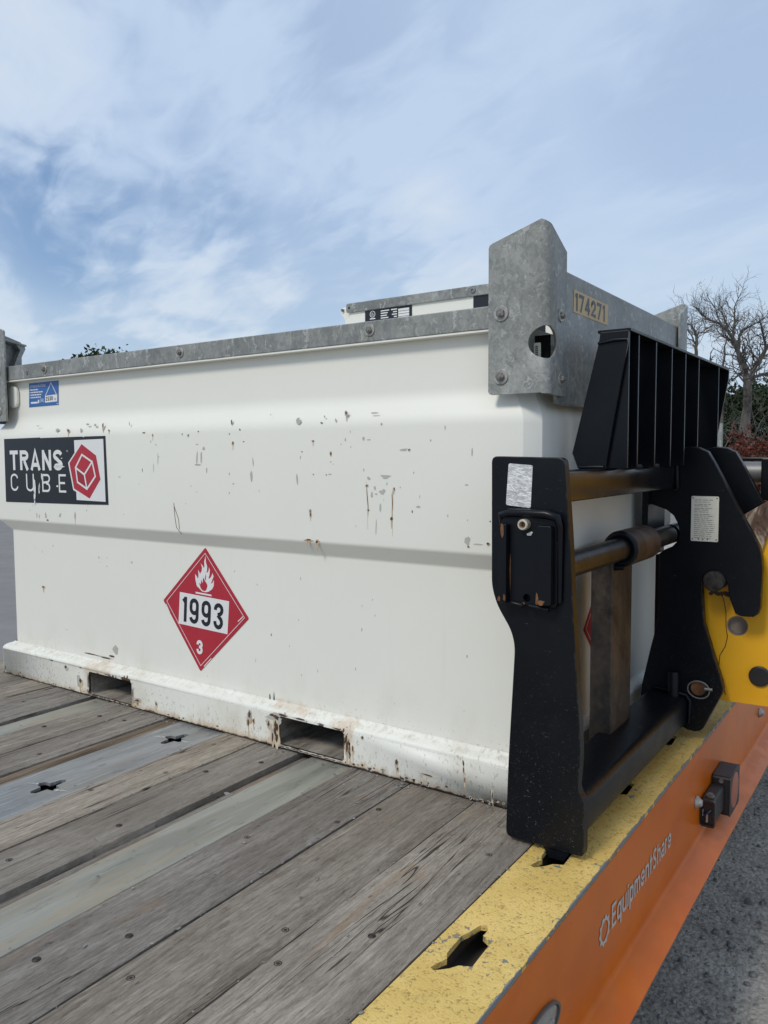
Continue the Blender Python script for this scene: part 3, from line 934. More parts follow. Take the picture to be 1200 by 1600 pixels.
# yellow edge plate with stake holes
def stake(cy):
    c = 1.250
    return [(c - .030, cy + .030), (c - .024, cy + .048), (c - .017, cy + .078), (c - .006, cy + .082), (c + .001, cy + .070), (c + .001, cy + .052), (c + .022, cy + .040),
            (c + .026, cy - .034), (c + .006, cy - .044), (c - .004, cy - .060), (c - .022, cy - .078), (c - .031, cy - .074), (c - .026, cy - .056), (c - .019, cy - .040), (c - .027, cy - .026)]
bm = bmesh.new()
prism(bm, 'z', [(1.189, Y0), (1.3445, Y0), (1.3445, Y1), (1.189, Y1)], 0.0, -.010,
      [stake(y) for y in (-2.20, -1.79, -1.38, -.97, -.560, -.165, .245, .655, 1.065, 1.475, 1.885, 2.295, 2.70)])
part('edge_plate', bm, GRIT, T)

# orange side rail: web, rounded bend, sloping flange
def rail_path(s):
    pts = [(1.3450, -.0102), (1.3450, -.2600)]
    for i in range(1, 6):
        a = radians(180 + 55 * i / 5)
        pts.append((1.3450 + .022 + .022 * cos(a), -.2600 + .022 * sin(a)))
    pts += [(1.402, -.309), (1.405, -.313), (1.404, -.319), (1.398, -.321), (1.352, -.290), (1.337, -.275), (1.335, -.0102)]
    return [(s * x, z) for x, z in pts]
ws = random.Random(5)
for s, nm in ((1, 'side_rail'), (-1, 'side_rail')):
    bm = bmesh.new()
    P_ = rail_path(s)
    n = 48
    rings = []
    for i in range(n + 1):
        y = Y0 + (Y1 - Y0) * i / n
        rings.append([bm.verts.new((x + (.0022 * mnoise.noise((y * 2.1, z * 3, 1)) + .0015 * mnoise.noise((y * 7, z * 3, 8)) if z < -.265 else .0006 * mnoise.noise((y * 2.5, z * 3, 3))), y,
                                    z + (.0030 * mnoise.noise((y * 2.3, 2, 5)) if z < -.265 else 0))) for x, z in P_])
    for a, b in zip(rings, rings[1:]):
        m_ = len(P_)
        for k in range(m_):
            bm.faces.new((a[k], a[(k + 1) % m_], b[(k + 1) % m_], b[k]))
    bm.faces.new(rings[0]); bm.faces.new(rings[-1])
    part(nm, bm, ORANGE, T, smooth=32)

# under the deck
bm = bmesh.new()
box(bm, -1.33, 1.333, Y0, Y1, -.10, -.055)
part('underframe', bm, UNDER, T)
for x in (-.45, .45):
    part('frame_beam', bx(x - .06, x + .06, Y0, Y1, -.36, -.101), UNDER, T)

# lettering and ring emblem along the rail
def cog(cy, cz, r, n=10):
    o, i_ = [], []
    for k in range(n * 4):
        a = 2 * pi * k / (n * 4)
        rr = r * (1.0 if k % 4 in (0, 1) else .86)
        o.append((cy + rr * cos(a), cz + rr * sin(a)))
    for k in range(28):
        a = 2 * pi * k / 28
        i_.append((cy + r * .66 * cos(a), cz + r * .66 * sin(a)))
    return o, i_
o_, i_ = cog(-.148, -.143, .032)
bm = bmesh.new()
prism(bm, 'x', o_, 1.3458, 1.3464, [i_])
part('ring_emblem', bm, SILVERT, T)
strokes('EquipmentShare', 'x', (-.105, -.1625), .053, .0086, .0052, .0300, 1.3464, SILVERT, T, uvec=(1, -.024),
        widths={'m': .044, 'i': .0095, 't': .022, 'r': .021, 'E': .030, 'S': .030})

def cone_cap(y, z):
    bm = bmesh.new()
    lathe(bm, (0, 0, 0), (1, 0, 0), [(0, .0185), (.003, .0185), (.0055, .0165), (.016, .0095), (.018, .0075), (.0183, 0)], 18)
    return part('rivet_cap', bm, WASHER, T, smooth=35, at=(1.3455, y, z))
cone_cap(.627, -.156); cone_cap(1.640, -.170); cone_cap(-1.1, -.16)

# side marker light in its black bracket
mk = part('side_marker_light', prism(prism(bmesh.new(), 'y', rrect(1.3465, 1.387, -.243, -.165, .006), .685, .691), 'y',
                                     rrect(1.3465, 1.3875, -.244, -.164, .007), .675, .685, [rrect(1.3505, 1.3835, -.238, -.170, .005)]), RUBBER, T, smooth=35)
bm = bmesh.new()
prism(bm, 'y', rrect(1.3465, 1.385, -.238, -.163, .006), .6912, .835)
part('bracket_arm', bm, RUBBERB, mk, bev=.0015)
bm = bmesh.new()
prism(bm, 'x', rrect(.820, .960, -.262, -.140, .010), 1.3465, 1.3975)
part('lamp_housing', bm, RUBBERB, mk, bev=.002)
bm = bmesh.new()
prism(bm, 'x', rrect(.818, .962, -.264, -.138, .011), 1.3977, 1.4005, [circ(.892, -.201, .0560, 28)])
part('lamp_rim', bm, RUBBER, mk, smooth=35)
bm = bmesh.new()
lathe(bm, (1.3978, .892, -.201), (1, 0, 0), [(0, .0555), (.003, .0550), (.0045, .044), (.0055, 0)], 28)
part('lens', bm, LENS, mk, smooth=30)
bm = bmesh.new()
cyl(bm, (1.368, .707, -.164), (1.368, .707, -.158), .012, 14); cyl(bm, (1.368, .707, -.158), (1.368, .707, -.153), .007, 6)
part('bracket_bolt', bm, BOLT, mk, smooth=30)
bm = bmesh.new()
cyl(bm, (1.375, .825, -.153), (1.375, .8165, -.153), .007, 10)
part('bracket_bolt', bm, BOLT, mk, smooth=30)
bm = bmesh.new()
tube(bm, [(1.356, .681, -.208), (1.363, .675, -.206), (1.370, .676, -.200), (1.376, .682, -.194)], .0028, 8)
part('cable', bm, flat('dark_blue_cable', (.015, .03, .09), .5), mk, smooth=60)
bm = bmesh.new()
prism(bm, 'y', rrect(1.3625, 1.368, -.232, -.205, .002), .680, .684); prism(bm, 'y', rrect(1.352, 1.355, -.215, -.195, .0012), .680, .684)
part('terminal', bm, WASHER, mk)

# oval clear lamp let into the rail near the camera
bm = bmesh.new()
prism(bm, 'x', circ(-.492, -.160, .040, 30, ru=.098), 1.3455, 1.3510, [circ(-.492, -.160, .035, 30, ru=.092)])
ol = part('side_lamp', bm, flat('grey_lamp_rim', (.10, .097, .092), .45), T, smooth=35)
bm = bmesh.new()
for t_, k in ((.0, 1.0), (.0022, .93), (.004, .7), (.005, .3)):
    pass
rings = []
for t_, k in ((.0, 1.0), (.0025, .94), (.0045, .72), (.0055, .35)):
    rings.append([bm.verts.new((1.3465 + t_, y, z)) for y, z in circ(-.492, -.160, .0348 * k, 30, ru=.0918 * k)])
for a, b in zip(rings, rings[1:]):
    for k in range(30):
        bm.faces.new((a[k], a[(k + 1) % 30], b[(k + 1) % 30], b[k]))
bm.faces.new(rings[-1])
part('lens', bm, GLASS, ol, smooth=50)
bm = bmesh.new()
cyl(bm, (1.3512, -.440, -.164), (1.3535, -.440, -.164), .010, 12)
part('lens_screw', bm, WASHER, ol)

# trailer wheels further along, under the deck
def wheel(x, y, r=.36, wd=.24):
    bm = bmesh.new()
    lathe(bm, (x, y, GZ + r), (1, 0, 0), [(-wd / 2, r * .58), (-wd / 2, r * .93), (-wd / 2 + .03, r), (wd / 2 - .03, r), (wd / 2, r * .93), (wd / 2, r * .58), (wd / 2 - .04, r * .55)], 32)
    wv = part('wheel', bm, TYRE, T, smooth=40)
    bm = bmesh.new()
    lathe(bm, (x, y, GZ + r), (1, 0, 0), [(-.05, r * .56), (.03, r * .56), (.02, r * .30), (.06, r * .25), (.06, 0)], 24)
    part('rim', bm, WASHER, wv, smooth=40)
for y in (2.35, 3.15):
    for x in (-1.05, 1.05):
        wheel(x, y)

# ================================================================== fuel tank
K = thing('fuel_tank', 'large white steel fuel tank with chipped paint and galvanised rails, on the plank deck', 'fuel tank', (0, .56, 0))
HX, TY0, TY1 = 1.100, 0.0, 1.115

def ring_pts(off, ch, fx=1.0):
    x0, x1, y0, y1 = -HX - off * fx, HX + off * (fx if fx < 1.5 else 1.2), TY0 - off, TY1 + off
    c = ch
    e = .0022
    base = [(x0 + c, y0), (x1 - c, y0), (x1, y0 + c), (x1, y1 - c), (x1 - c, y1), (x0 + c, y1), (x0, y1 - c), (x0, y0 + c)]
    return round_poly(base, e, 2)

def loft(bm, prof, ch, cap_top=True, fx=1.0):
    prev = None
    for off, z in prof:
        cur = [bm.verts.new((x, y, z)) for x, y in ring_pts(off, ch, fx)]
        if prev:
            n = len(cur)
            for k in range(n):
                bm.faces.new((prev[k], prev[(k + 1) % n], cur[(k + 1) % n], cur[k]))
        prev = cur
    if cap_top:
        bm.faces.new(prev)
    return bm

bm = bmesh.new()
prof = fillet_profile([(0, .112), (0, .567), (.027, .608), (.027, .936), (0, .992), (0, 1.137)], [0, .005, .006, .020, .020, 0], 6)
loft(bm, prof, .033, True, 1.9)
part('tank_body', bm, WHITE, K, smooth=19)

# base with two fork pockets showing at the front
bm = bmesh.new()
c_ = .016
prev = None
OB = .036
FX = .78
for off, z in ((OB, .0985), (OB, .1005), (.0350, .1055), (.0315, .1100), (.0265, .1130), (.0200, .1150), (.0080, .1185), (.0030, .1215), (0.0006, .1270)):
    cur = [bm.verts.new((x, y, z)) for x, y in ring_pts(off, c_, FX)]
    if prev:
        n = len(cur)
        for k in range(n):
            bm.faces.new((prev[k], prev[(k + 1) % n], cur[(k + 1) % n], cur[k]))
    prev = cur
low = ring_pts(OB, c_, FX)
lo = [bm.verts.new((x, y, .004)) for x, y in low]; hi = [bm.verts.new((x, y, .0985)) for x, y in low]
n = len(low)
for k in range(n):
    (xa, ya), (xb, yb) = low[k], low[(k + 1) % n]
    if abs(ya - (TY0 - OB)) < 1e-6 and abs(yb - ya) < 1e-6 and abs(xb - xa) > 1:
        xa_, xb_ = min(xa, xb), max(xa, xb)
        continue
    bm.faces.new((lo[k], lo[(k + 1) % n], hi[(k + 1) % n], hi[k]))
YF = TY0 - OB
outer = [(xa_, .004), (xb_, .004), (xb_, .0985), (xa_, .0985)]
prism(bm, 'y', outer, YF, YF + .008, [rrect(a, b, c, d, .010, 4) for a, b, c, d in POCKETS])
bmesh.ops.remove_doubles(bm, verts=bm.verts, dist=.00005)
skirt = part('tank_base', bm, WHITE, K, smooth=28)
PM = make_rusty('grimy_pocket_steel', (.10, .088, .072), (.22, .195, .165), (.36, .33, .285), .8, 0, (14, 3, 14))
for a, b, c, d in POCKETS:
    bm = bmesh.new()
    rr = rrect(a, b, c, d, .010, 4)
    A_ = [bm.verts.new((x, YF + .002, z)) for x, z in rr]; B_ = [bm.verts.new((x, TY1, z)) for x, z in rr]
    m_ = len(rr)
    for k in range(m_):
        bm.faces.new((A_[k], A_[(k + 1) % m_], B_[(k + 1) % m_], B_[k]))
    bm.faces.new(B_)
    part('fork_pocket', bm, PM, skirt, smooth=40)

# galvanised top rails
for y, s in ((-.030, 1), (TY1 + .030, -1)):
    bm = bmesh.new()
    pts = [(y, 1.137), (y, 1.190), (y + s * .055, 1.190), (y + s * .055, 1.184), (y + s * .006, 1.184), (y + s * .006, 1.137)]
    A_ = [bm.verts.new((-1.10, a, b)) for a, b in pts]; B_ = [bm.verts.new((1.10, a, b)) for a, b in pts]
    bm.faces.new(A_); bm.faces.new(B_[::-1])
    for k in range(6):
        bm.faces.new((A_[k], A_[(k + 1) % 6], B_[(k + 1) % 6], B_[k]))
    rl = part('top_rail', bm, GALVS, K, bev=.0025)
    if s == 1:
        for bx_, bz in ((.672, 1.166), (-.048, 1.166), (-.772, 1.163)):
            bolt((bx_, -.0302, bz), rl, 'y', .92, rp.uniform(0, 1))
        bm = bmesh.new()
        cyl(bm, (-.885, -.0302, 1.157), (-.885, -.032, 1.157), .007, 12)
        part('plug', bm, BOLT, rl)
    else:
        part('packing_strip', bx(-1.10, 1.10, TY1 + .002, TY1 + .0238, 1.10, 1.136), WHITE, rl)
part('packing_strip', bx(-1.10, 1.02, -.0285, -.0008, 1.1325, 1.1363), WHITE, K)

# corner posts: folded angle with sloping tops, hand hole through the bend
def corner_post(sx, sy, wide, hole, side=.105):
    """sx, sy = outward signs; built at +x,-y and mirrored"""
    R_ = .018; t_ = .008
    xo, yo = 1.166, -.045
    path = [(xo - wide, yo), (xo - wide + .0025, yo), (xo - wide + .009, yo), (xo - R_, yo)]
    for i in range(1, 7):
        a = radians(-90 + 90 * i / 6)
        path.append((xo - R_ + R_ * cos(a), yo + R_ + R_ * sin(a)))
    path += [(xo, yo + .05), (xo, yo + side)]
    inner = []
    for i, (x, y) in enumerate(path):
        if i <= 3: inner.append((x, y + t_))
        elif i >= 10: inner.append((x - t_, y))
        else:
            a = radians(-90 + 90 * (i - 3) / 6)
            r = R_ - t_
            inner.append((xo - R_ + r * cos(a), yo + R_ + r * sin(a)))
    inner[-3] = (xo - t_, path[-3][1])
    zt = []
    L0 = 0
    for i, (x, y) in enumerate(path):
        if y <= yo + 1e-6:
            f = (x - (xo - wide)) / (wide - R_)
            zt.append(1.322 + min(f / .72, 1) * .040)
        elif x < xo - 1e-6:
            zt.append(1.362 - .002 * (i - 3))
        else:
            f = (y - (yo + R_)) / (side - R_)
            zt.append(1.350 - f * .042)
    zt[0] -= .007; zt[1] -= .001
    path_zb = 0
    zb = [.991, .9855, .983, .983] + [.981] * 6 + [.979] * (len(path) - 10)
    bm = bmesh.new()
    nz = 1
    O0 = [bm.verts.new((x * sx, (y if sy < 0 else TY1 - y), z)) for (x, y), z in zip(path, zb)]
    O1 = [bm.verts.new((x * sx, (y if sy < 0 else TY1 - y), z)) for (x, y), z in zip(path, zt)]
    I0 = [bm.verts.new((x * sx, (y if sy < 0 else TY1 - y), z)) for (x, y), z in zip(inner, zb)]
    I1 = [bm.verts.new((x * sx, (y if sy < 0 else TY1 - y), z)) for (x, y), z in zip(inner, zt)]
    for i in range(len(path) - 1):
        bm.faces.new((O0[i], O0[i + 1], O1[i + 1], O1[i])); bm.faces.new((I0[i + 1], I0[i], I1[i], I1[i + 1]))
        bm.faces.new((O1[i], O1[i + 1], I1[i + 1], I1[i])); bm.faces.new((O0[i + 1], O0[i], I0[i], I0[i + 1]))
    for i in (0, len(path) - 1):
        bm.faces.new((O0[i], O1[i], I1[i], I0[i]))
    bmesh.ops.recalc_face_normals(bm, faces=bm.faces)
    # round the sharp outline corners of the plates a little
    me = mesh_of(bm, 'corner_post', GALV, 32)
    if hole:
        tmp = bpy.data.objects.new('tmp', me); COL.objects.link(tmp)
        cb = bmesh.new()
        c = Vector(((xo - .014) * sx, (yo + .014) if sy < 0 else TY1 - yo - .014, 1.0945))
        dr = Vector((sx * .72, sy * .69, 0)).normalized()
        u = Vector((-dr.y, dr.x, 0))
        prof_ = circ(0, 0, .0365, 28, ru=.0335)
        A_ = [cb.verts.new(c - dr * .12 + u * a + Vector((0, 0, b))) for a, b in prof_]
        B_ = [cb.verts.new(c + dr * .12 + u * a + Vector((0, 0, b))) for a, b in prof_]
        for k in range(28):
            cb.faces.new((A_[k], A_[(k + 1) % 28], B_[(k + 1) % 28], B_[k]))
        cb.faces.new(A_); cb.faces.new(B_[::-1])
        cut = bpy.data.objects.new('cut', mesh_of(cb, 'cut', None)); COL.objects.link(cut)
        md = tmp.modifiers.new('b', 'BOOLEAN'); md.object = cut; md.operation = 'DIFFERENCE'; md.solver = 'EXACT'
        bpy.context.view_layer.update()
        me2 = bpy.data.meshes.new_from_object(tmp.evaluated_get(bpy.context.evaluated_depsgraph_get()))
        bpy.data.objects.remove(tmp); bpy.data.objects.remove(cut)
        me = me2; me.name = 'corner_post'
    o = part('corner_post', me, GALV, K)
    bevel(o, .0022, 2, 50)
    return o

post = corner_post(1, -1, .147, True)
for bp in ((1.052, -.0452, 1.166), (1.052, -.0452, 1.023)):
    bolt(bp, post, 'y', 1.08, rp.uniform(0, 1))
for bp in ((1.1662, .026, 1.160), (1.1662, .026, 1.016)):
    bolt(bp, post, 'x', .92)
p2 = corner_post(-1, -1, .160, False, .162)
bolt((-1.052, -.0452, 1.166), p2, 'y'); bolt((-1.052, -.0452, 1.023), p2, 'y')
corner_post(1, 1, .147, False)
corner_post(-1, 1, .147, False)
# lifting gussets welded inside the far left post
for g_, x0, x1 in (([(-.036, 1.308), (.052, 1.290), (-.036, 1.228)], -1.148, -1.140), ([(.070, 1.296), (.108, 1.290), (.112, 1.278), (.074, 1.205), (.062, 1.212), (.088, 1.272)], -1.1575, -1.120), ([(-.036, 1.318), (.112, 1.294), (.112, 1.287), (-.036, 1.309)], -1.1575, -1.112)):
    bm = bmesh.new()
    prism(bm, 'x', g_, x0, x1)
    part('lifting_gusset', bm, GALV, p2, bev=.002)
# white rounded lug under the left post
bm = bmesh.new()
prism(bm, 'y', rrect(-1.045, -.985, 1.035, 1.118, .026, 6), -.014, -.0005)
part('corner_lug', bm, WHITE, K, bev=.006)
# black recess and tag seen through the hand hole
bm = bmesh.new()
box(bm, 1.1125, 1.148, .004, .012, 1.030, 1.116)
part('recess_plate', bm, DARK, K)
tg = part('barcode_tag', prism(bmesh.new(), 'y', rrect(1.1115, 1.1280, 1.050, 1.100, .002), .0035, .0012), PLATE, K)
bm = bmesh.new()
for i in range(8):
    prism(bm, 'y', [(1.1155, 1.058 + i * .0045), (1.122, 1.058 + i * .0045), (1.122, 1.0605 + i * .0045), (1.1155, 1.0605 + i * .0045)], .0011, .0006)
part('barcode_lines', bm, DECALK, tg)['kind'] = 'stuff'

# galvanised end panels between the posts
for s in (1, -1):
    ztop_ = 1.272 if s > 0 else 1.178
    out_ = round_poly([(.030, .960), (1.085, .960), (1.085, ztop_), (.048, ztop_), (.048, 1.02), (.030, 1.0)], [.05, .05, .02, .012, .002, .002], 5)
    bm = bmesh.new()
    prism(bm, 'x', out_, 1.146 * s, 1.154 * s)
    part('end_panel', bm, GALV, K, bev=.003)
    bm = bmesh.new()
    box(bm, min(1.108 * s, 1.1455 * s), max(1.108 * s, 1.1455 * s), .052, 1.08, ztop_ - .008, ztop_ - .0005)
    part('panel_flange', bm, GALV, K, bev=.003)
    bm = bmesh.new()
    box(bm, min(1.101 * s, 1.1455 * s), max(1.101 * s, 1.1455 * s), .06, 1.07, 1.03, 1.10)
    part('panel_packer', bm, WHITE, K)

# stencilled number label
ns = part('number_label', prism(bmesh.new(), 'x', [(.130, 1.184), (.372, 1.184), (.376, 1.2365), (.134, 1.2375)], 1.1544, 1.1550), TAN, K)
strokes('174271', 'x', (.140, 1.190), .042, .0088, .0085, .033, 1.1556, DECALK, ns, widths={'1': .017})

# equipment lid on the tank top
LD = part('equipment_lid', bx(.388, 1.05, .2565, .93, 1.138, 1.2985), WHITE, K, bev=.004)
bm = bmesh.new()
pts = rrect(.382, 1.06, 1.2805, 1.3085, .006, 3)
prism(bm, 'y', pts, .250, .2555)
box(bm, .384, 1.058, .2557, .935, 1.2990, 1.3045)
part('lid_edge', bm, GALV, LD, bev=.0015)
bm = bmesh.new()
lathe(bm, (.820, .2498, 1.2955), (0, -1, 0), [(0, .0085), (.003, .0075), (.0035, .0045), (.001, .0035), (.001, 0)], 14)
part('rivet', bm, CHROME, LD, smooth=40)
bm = bmesh.new()
cyl(bm, (.394, .2498, 1.2945), (.394, .2490, 1.2945), .003, 10)
part('rivet_hole', bm, DARK, LD)
bm = bmesh.new()
prism(bm, 'y', round_poly([(.352, 1.302), (.382, 1.300), (.390, 1.278), (.395, 1.268), (.395, 1.19), (.372, 1.19), (.368, 1.262), (.352, 1.280)], .008, 4), .262, .292)
part('lid_hinge', bm, WHITE, LD, bev=.004)
bm = bmesh.new()
cyl(bm, (.362, .2618, 1.2925), (.362, .2560, 1.2925), .0045, 10)
part('hinge_pin', bm, BOLT, LD)
rp_ = part('rating_plate', sheet(bmesh.new(), 'y', [(.450, 1.200), (.6175, 1.200), (.6175, 1.280), (.450, 1.280)], .2560, .0008), DECALN, LD)
bm = bmesh.new()
prism(bm, 'y', circ(.478, 1.268, .0098, 22), .2550, .2546, [circ(.478, 1.268, .0080, 22)])
for x0, x1, z in ((.508, .538, 1.274), (.508, .533, 1.267), (.508, .530, 1.260), (.508, .535, 1.253), (.545, .566, 1.274), (.552, .566, 1.267), (.548, .566, 1.260), (.555, .566, 1.253), (.468, .488, 1.2545)):
    prism(bm, 'y', [(x0, z - .0016), (x1, z - .0016), (x1, z + .0016), (x0, z + .0016)], .2550, .2546)
for k in range(4):
    z = 1.2705 - k * .0078
    prism(bm, 'y', [(.5705, z - .0032), (.6085, z - .0032), (.6085, z + .0032), (.5705, z + .0032)], .2550, .2546)
part('plate_print', bm, DECALW, rp_)['kind'] = 'stuff'
lettering('UL', 'y', (.4730, 1.2640), .010, .0085, .2545, DECALW, rp_, .01)
part('black_patch', sheet(bmesh.new(), 'y', [(.818, 1.150), (1.03, 1.150), (1.03, 1.2803), (.818, 1.2803)], .2560, .0008), DECALN, LD)

# ---- hazard placard on the lower front wall
PY = -.0006
pl = part('hazard_placard', sheet(bmesh.new(), 'y', round_poly([(.013, .562), (.196, .358), (-.021, .164), (-.191, .376)], .004, 2), PY, .0008), RED, K)
q = PY - .0008
def line_frame(bm, pts, wd, t, depth=.0003):
    c = Vector((sum(a for a, b in pts) / len(pts), sum(b for a, b in pts) / len(pts)))
    inn = [tuple(c + (Vector(a) - c) * (1 - wd)) for a in pts]
    prism(bm, 'y', pts, t, t - depth, [inn])
bm = bmesh.new()
dm = [(.013, .562), (.196, .358), (-.021, .164), (-.191, .376)]
cc = (-.0007, .365)
line_frame(bm, [(cc[0] + (a - cc[0]) * .915, cc[1] + (b - cc[1]) * .915) for a, b in dm], .014, q)
for a, b in (((.175, .364), (.150, .344)), ((-.178, .365), (-.160, .336)), ((.030, .213), (-.004, .182))):
    d_ = Vector((b[0] - a[0], b[1] - a[1])).normalized(); nn = Vector((-d_.y, d_.x)) * .0014
    prism(bm, 'y', [(a[0] + nn.x, a[1] + nn.y), (b[0] + nn.x, b[1] + nn.y), (b[0] - nn.x, b[1] - nn.y), (a[0] - nn.x, a[1] - nn.y)], q, q - .0003)
part('border_line', bm, DECALW, pl)
flame = [(-0.005, 0.422), (-0.029, 0.438), (-0.035, 0.459), (-0.035, 0.475), (-0.027, 0.467), (-0.023, 0.46), (-0.02, 0.469), (-0.021, 0.49), (-0.015, 0.481), (-0.013, 0.477), (-0.005, 0.487), (-0.003, 0.499), (-0.009, 0.511), (0.001, 0.503), (0.006, 0.496), (0.008, 0.504), (0.007, 0.517), (0.014, 0.536), (0.015, 0.516), (0.02, 0.503), (0.019, 0.489), (0.016, 0.483), (0.022, 0.485), (0.027, 0.492), (0.028, 0.502), (0.032, 0.492), (0.03, 0.478), (0.025, 0.465), (0.032, 0.467), (0.039, 0.475), (0.043, 0.484), (0.048, 0.474), (0.042, 0.463), (0.035, 0.45), (0.042, 0.453), (0.049, 0.463), (0.048, 0.445), (0.04, 0.433), (0.024, 0.424), (0.012, 0.421)]
inner_f = [(-0.003, 0.4255), (-0.011, 0.432), (-0.018, 0.449), (-0.011, 0.444), (-0.007, 0.46), (-0.003, 0.448), (0.004, 0.466), (0.009, 0.457), (0.013, 0.453), (0.018, 0.447), (0.02, 0.441), (0.015, 0.43), (0.009, 0.4245)]
bm = bmesh.new()
prism(bm, 'y', flame, q, q - .0003)
prism(bm, 'y', [(-.035, .4185), (.037, .4155), (.037, .4105), (-.035, .4132)], q, q - .0003)
part('flame_symbol', bm, DECALW, pl)
bm = bmesh.new()
prism(bm, 'y', inner_f, q - .0003, q - .0006)
prism(bm, 'y', [(.0095, .462), (.0125, .480), (.0145, .470), (.0125, .458)], q - .0003, q - .0006)
prism(bm, 'y', [(-.0005, .455), (.0015, .470), (.0025, .456)], q - .0003, q - .0006)
part('flame_heart', bm, RED, pl)
npn = [(-.119, .307), (.104, .299), (.114, .4025), (-.109, .411)]
pn = part('number_panel', prism(bmesh.new(), 'y', npn, q, q - .0004), DECALW, pl)
strokes('1993', 'y', (-.1025, .3165), .082, .0132, .0125, .0425, q - .0006, DECALK, pn, uvec=(1, -.038), vvec=(.08, 1), widths={'1': .0215})
strokes('3', 'y', (-.037, .220), .045, .0095, .0, .028, q - .0005, DECALW, pl, uvec=(1, -.03), vvec=(.04, 1))

# second placard on the right end wall
p2_ = part('hazard_placard', prism(bmesh.new(), 'x', [(.56, .558), (.753, .365), (.56, .172), (.367, .365)], 1.1006, 1.1014), RED, K)
bm = bmesh.new()
dd = [(.56, .541), (.736, .365), (.56, .189), (.384, .365)]
prism(bm, 'x', dd, 1.1014, 1.1017, [[(.56 + (a - .56) * .985, .365 + (b - .365) * .985) for a, b in dd]])
part('border_line', bm, DECALW, p2_)

# ---- brand sticker on the upper front
SY = -.0276
bs = part('brand_sticker', sheet(bmesh.new(), 'y', [(-1.039, .917), (-.800, .9185), (-.795, .9155), (-.785, .9165), (-.545, .917), (-.538, .914), (-.532, .917), (-.416, .917), (-.410, .683), (-.54, .6805), (-1.042, .676)], SY, .0007), DECALN, K)
s0 = SY - .0007
bm = bmesh.new()
prism(bm, 'y', [(-.592, .905), (-.427, .907), (-.424, .693), (-.588, .695)], s0, s0 - .0003)
hexo = [(-.549, .897), (-.465, .852), (-.442, .768), (-.512, .694), (-.606, .730), (-.631, .826)]
part('white_panel', bm, DECALW, bs)
bm = bmesh.new()
prism(bm, 'y', hexo, s0 - .0003, s0 - .0005)
part('white_hexagon', bm, DECALW, bs)
bm = bmesh.new()
# scratches through the film
rsx = random.Random(9)
for x, z, a, b in ((-.69, .818, .028, .006), (-.686, .812, .034, .004), (-.848, .745, .004, .030), (-.842, .735, .005, .035), (-.846, .700, .006, .020), (-.815, .727, .004, .018), (-.796, .776, .004, .014), (-.812, .735, .003, .02), (-.846, .68, .004, .012), (-.70, .742, .008, .004), (-.668, .842, .005, .002)):
    pts = [(x + rsx.uniform(-.2, .2) * a + a * cos(t), z + b * sin(t) * rsx.uniform(.7, 1.2)) for t in (0, .9, 1.9, 3.0, 3.9, 5.1)]
    prism(bm, 'y', pts, s0 - .0010, s0 - .0012)
part('film_scratches', bm, DECALW, bs)['kind'] = 'stuff'
bm = bmesh.new()
prism(bm, 'y', [(-.549, .891), (-.469, .851), (-.448, .769), (-.512, .702), (-.600, .735), (-.623, .825)], s0 - .0005, s0 - .0007)
part('red_hexagon', bm, RED, bs)
cube = [(-.548, .854), (-.491, .829), (-.476, .779), (-.525, .735), (-.578, .758), (-.587, .809)]
mid_ = (-.537, .785)
bm = bmesh.new()
prism(bm, 'y', [cube[5], mid_, cube[3], cube[4]], s0 - .0007, s0 - .00085)
part('cube_side', bm, REDD, bs)
bm = bmesh.new()
def stroke(bm, a, b, wd, t, dp=.0002):
    a, b = Vector(a), Vector(b); d_ = (b - a).normalized(); n_ = Vector((-d_.y, d_.x)) * wd / 2
    a = a - d_ * wd * .4; b = b + d_ * wd * .4
    prism(bm, 'y', [tuple(a + n_), tuple(b + n_), tuple(b - n_), tuple(a - n_)], t, t - dp)
tt = s0 - .00085
for k in range(6):
    stroke(bm, cube[k], cube[(k + 1) % 6], .0068, tt - .00006 * k)
for k, c in enumerate((cube[1], cube[3], cube[5])):
    stroke(bm, mid_, c, .0068, tt - .0004 - .00006 * k)
part('cube_lines', bm, DECALW, bs)
strokes('TRANS', 'y', (-1.0025, .7985), .074, .0145, .0130, .0565, s0 - .0005, DECALW, bs, widths={'T': .055, 'A': .062})
for i, ch in enumerate('CUBE'):
    strokes(ch, 'y', (-1.002 + i * .1035, .7195), .0655, .0075, 0, (.050, .051, .050, .044)[i], s0 - .0005, DECALW, bs)
lettering('TM', 'y', (-.640, .864), .010, .006, s0 - .0005, DECALW, bs)
bs.location.x -= .019; bs.location.z += .001

# ---- blue lifting label
bl = part('lifting_label', sheet(bmesh.new(), 'y', [(-.925, 1.0345), (-.738, 1.0365), (-.734, 1.1235), (-.921, 1.1235)], -.0006, .0007), BLUE, K)
b0 = -.0013
bm = bmesh.new()
bx0 = [(-.821, 1.0475), (-.745, 1.049), (-.743, 1.075), (-.819, 1.072)]
prism(bm, 'y', bx0, b0, b0 - .0003)
stroke(bm, (-.780, 1.118), (-.817, 1.073), .0030, b0); stroke(bm, (-.7800, 1.118), (-.748, 1.074), .0030, b0 - .0001)
for x0, x1, z in ((-.912, -.862, 1.098), (-.912, -.832, 1.0885), (-.912, -.842, 1.079), (-.912, -.848, 1.0695)):
    x = x0
    while x < x1:
        w_ = rsx.uniform(.006, .014)
        prism(bm, 'y', [(x, z - .0022), (min(x + w_, x1), z - .0022), (min(x + w_, x1), z + .0022), (x, z + .0022)], b0, b0 - .0003)
        x += w_ + .003
    prism(bm, 'y', circ(x0 - .006, z, .0016, 8), b0, b0 - .0003)
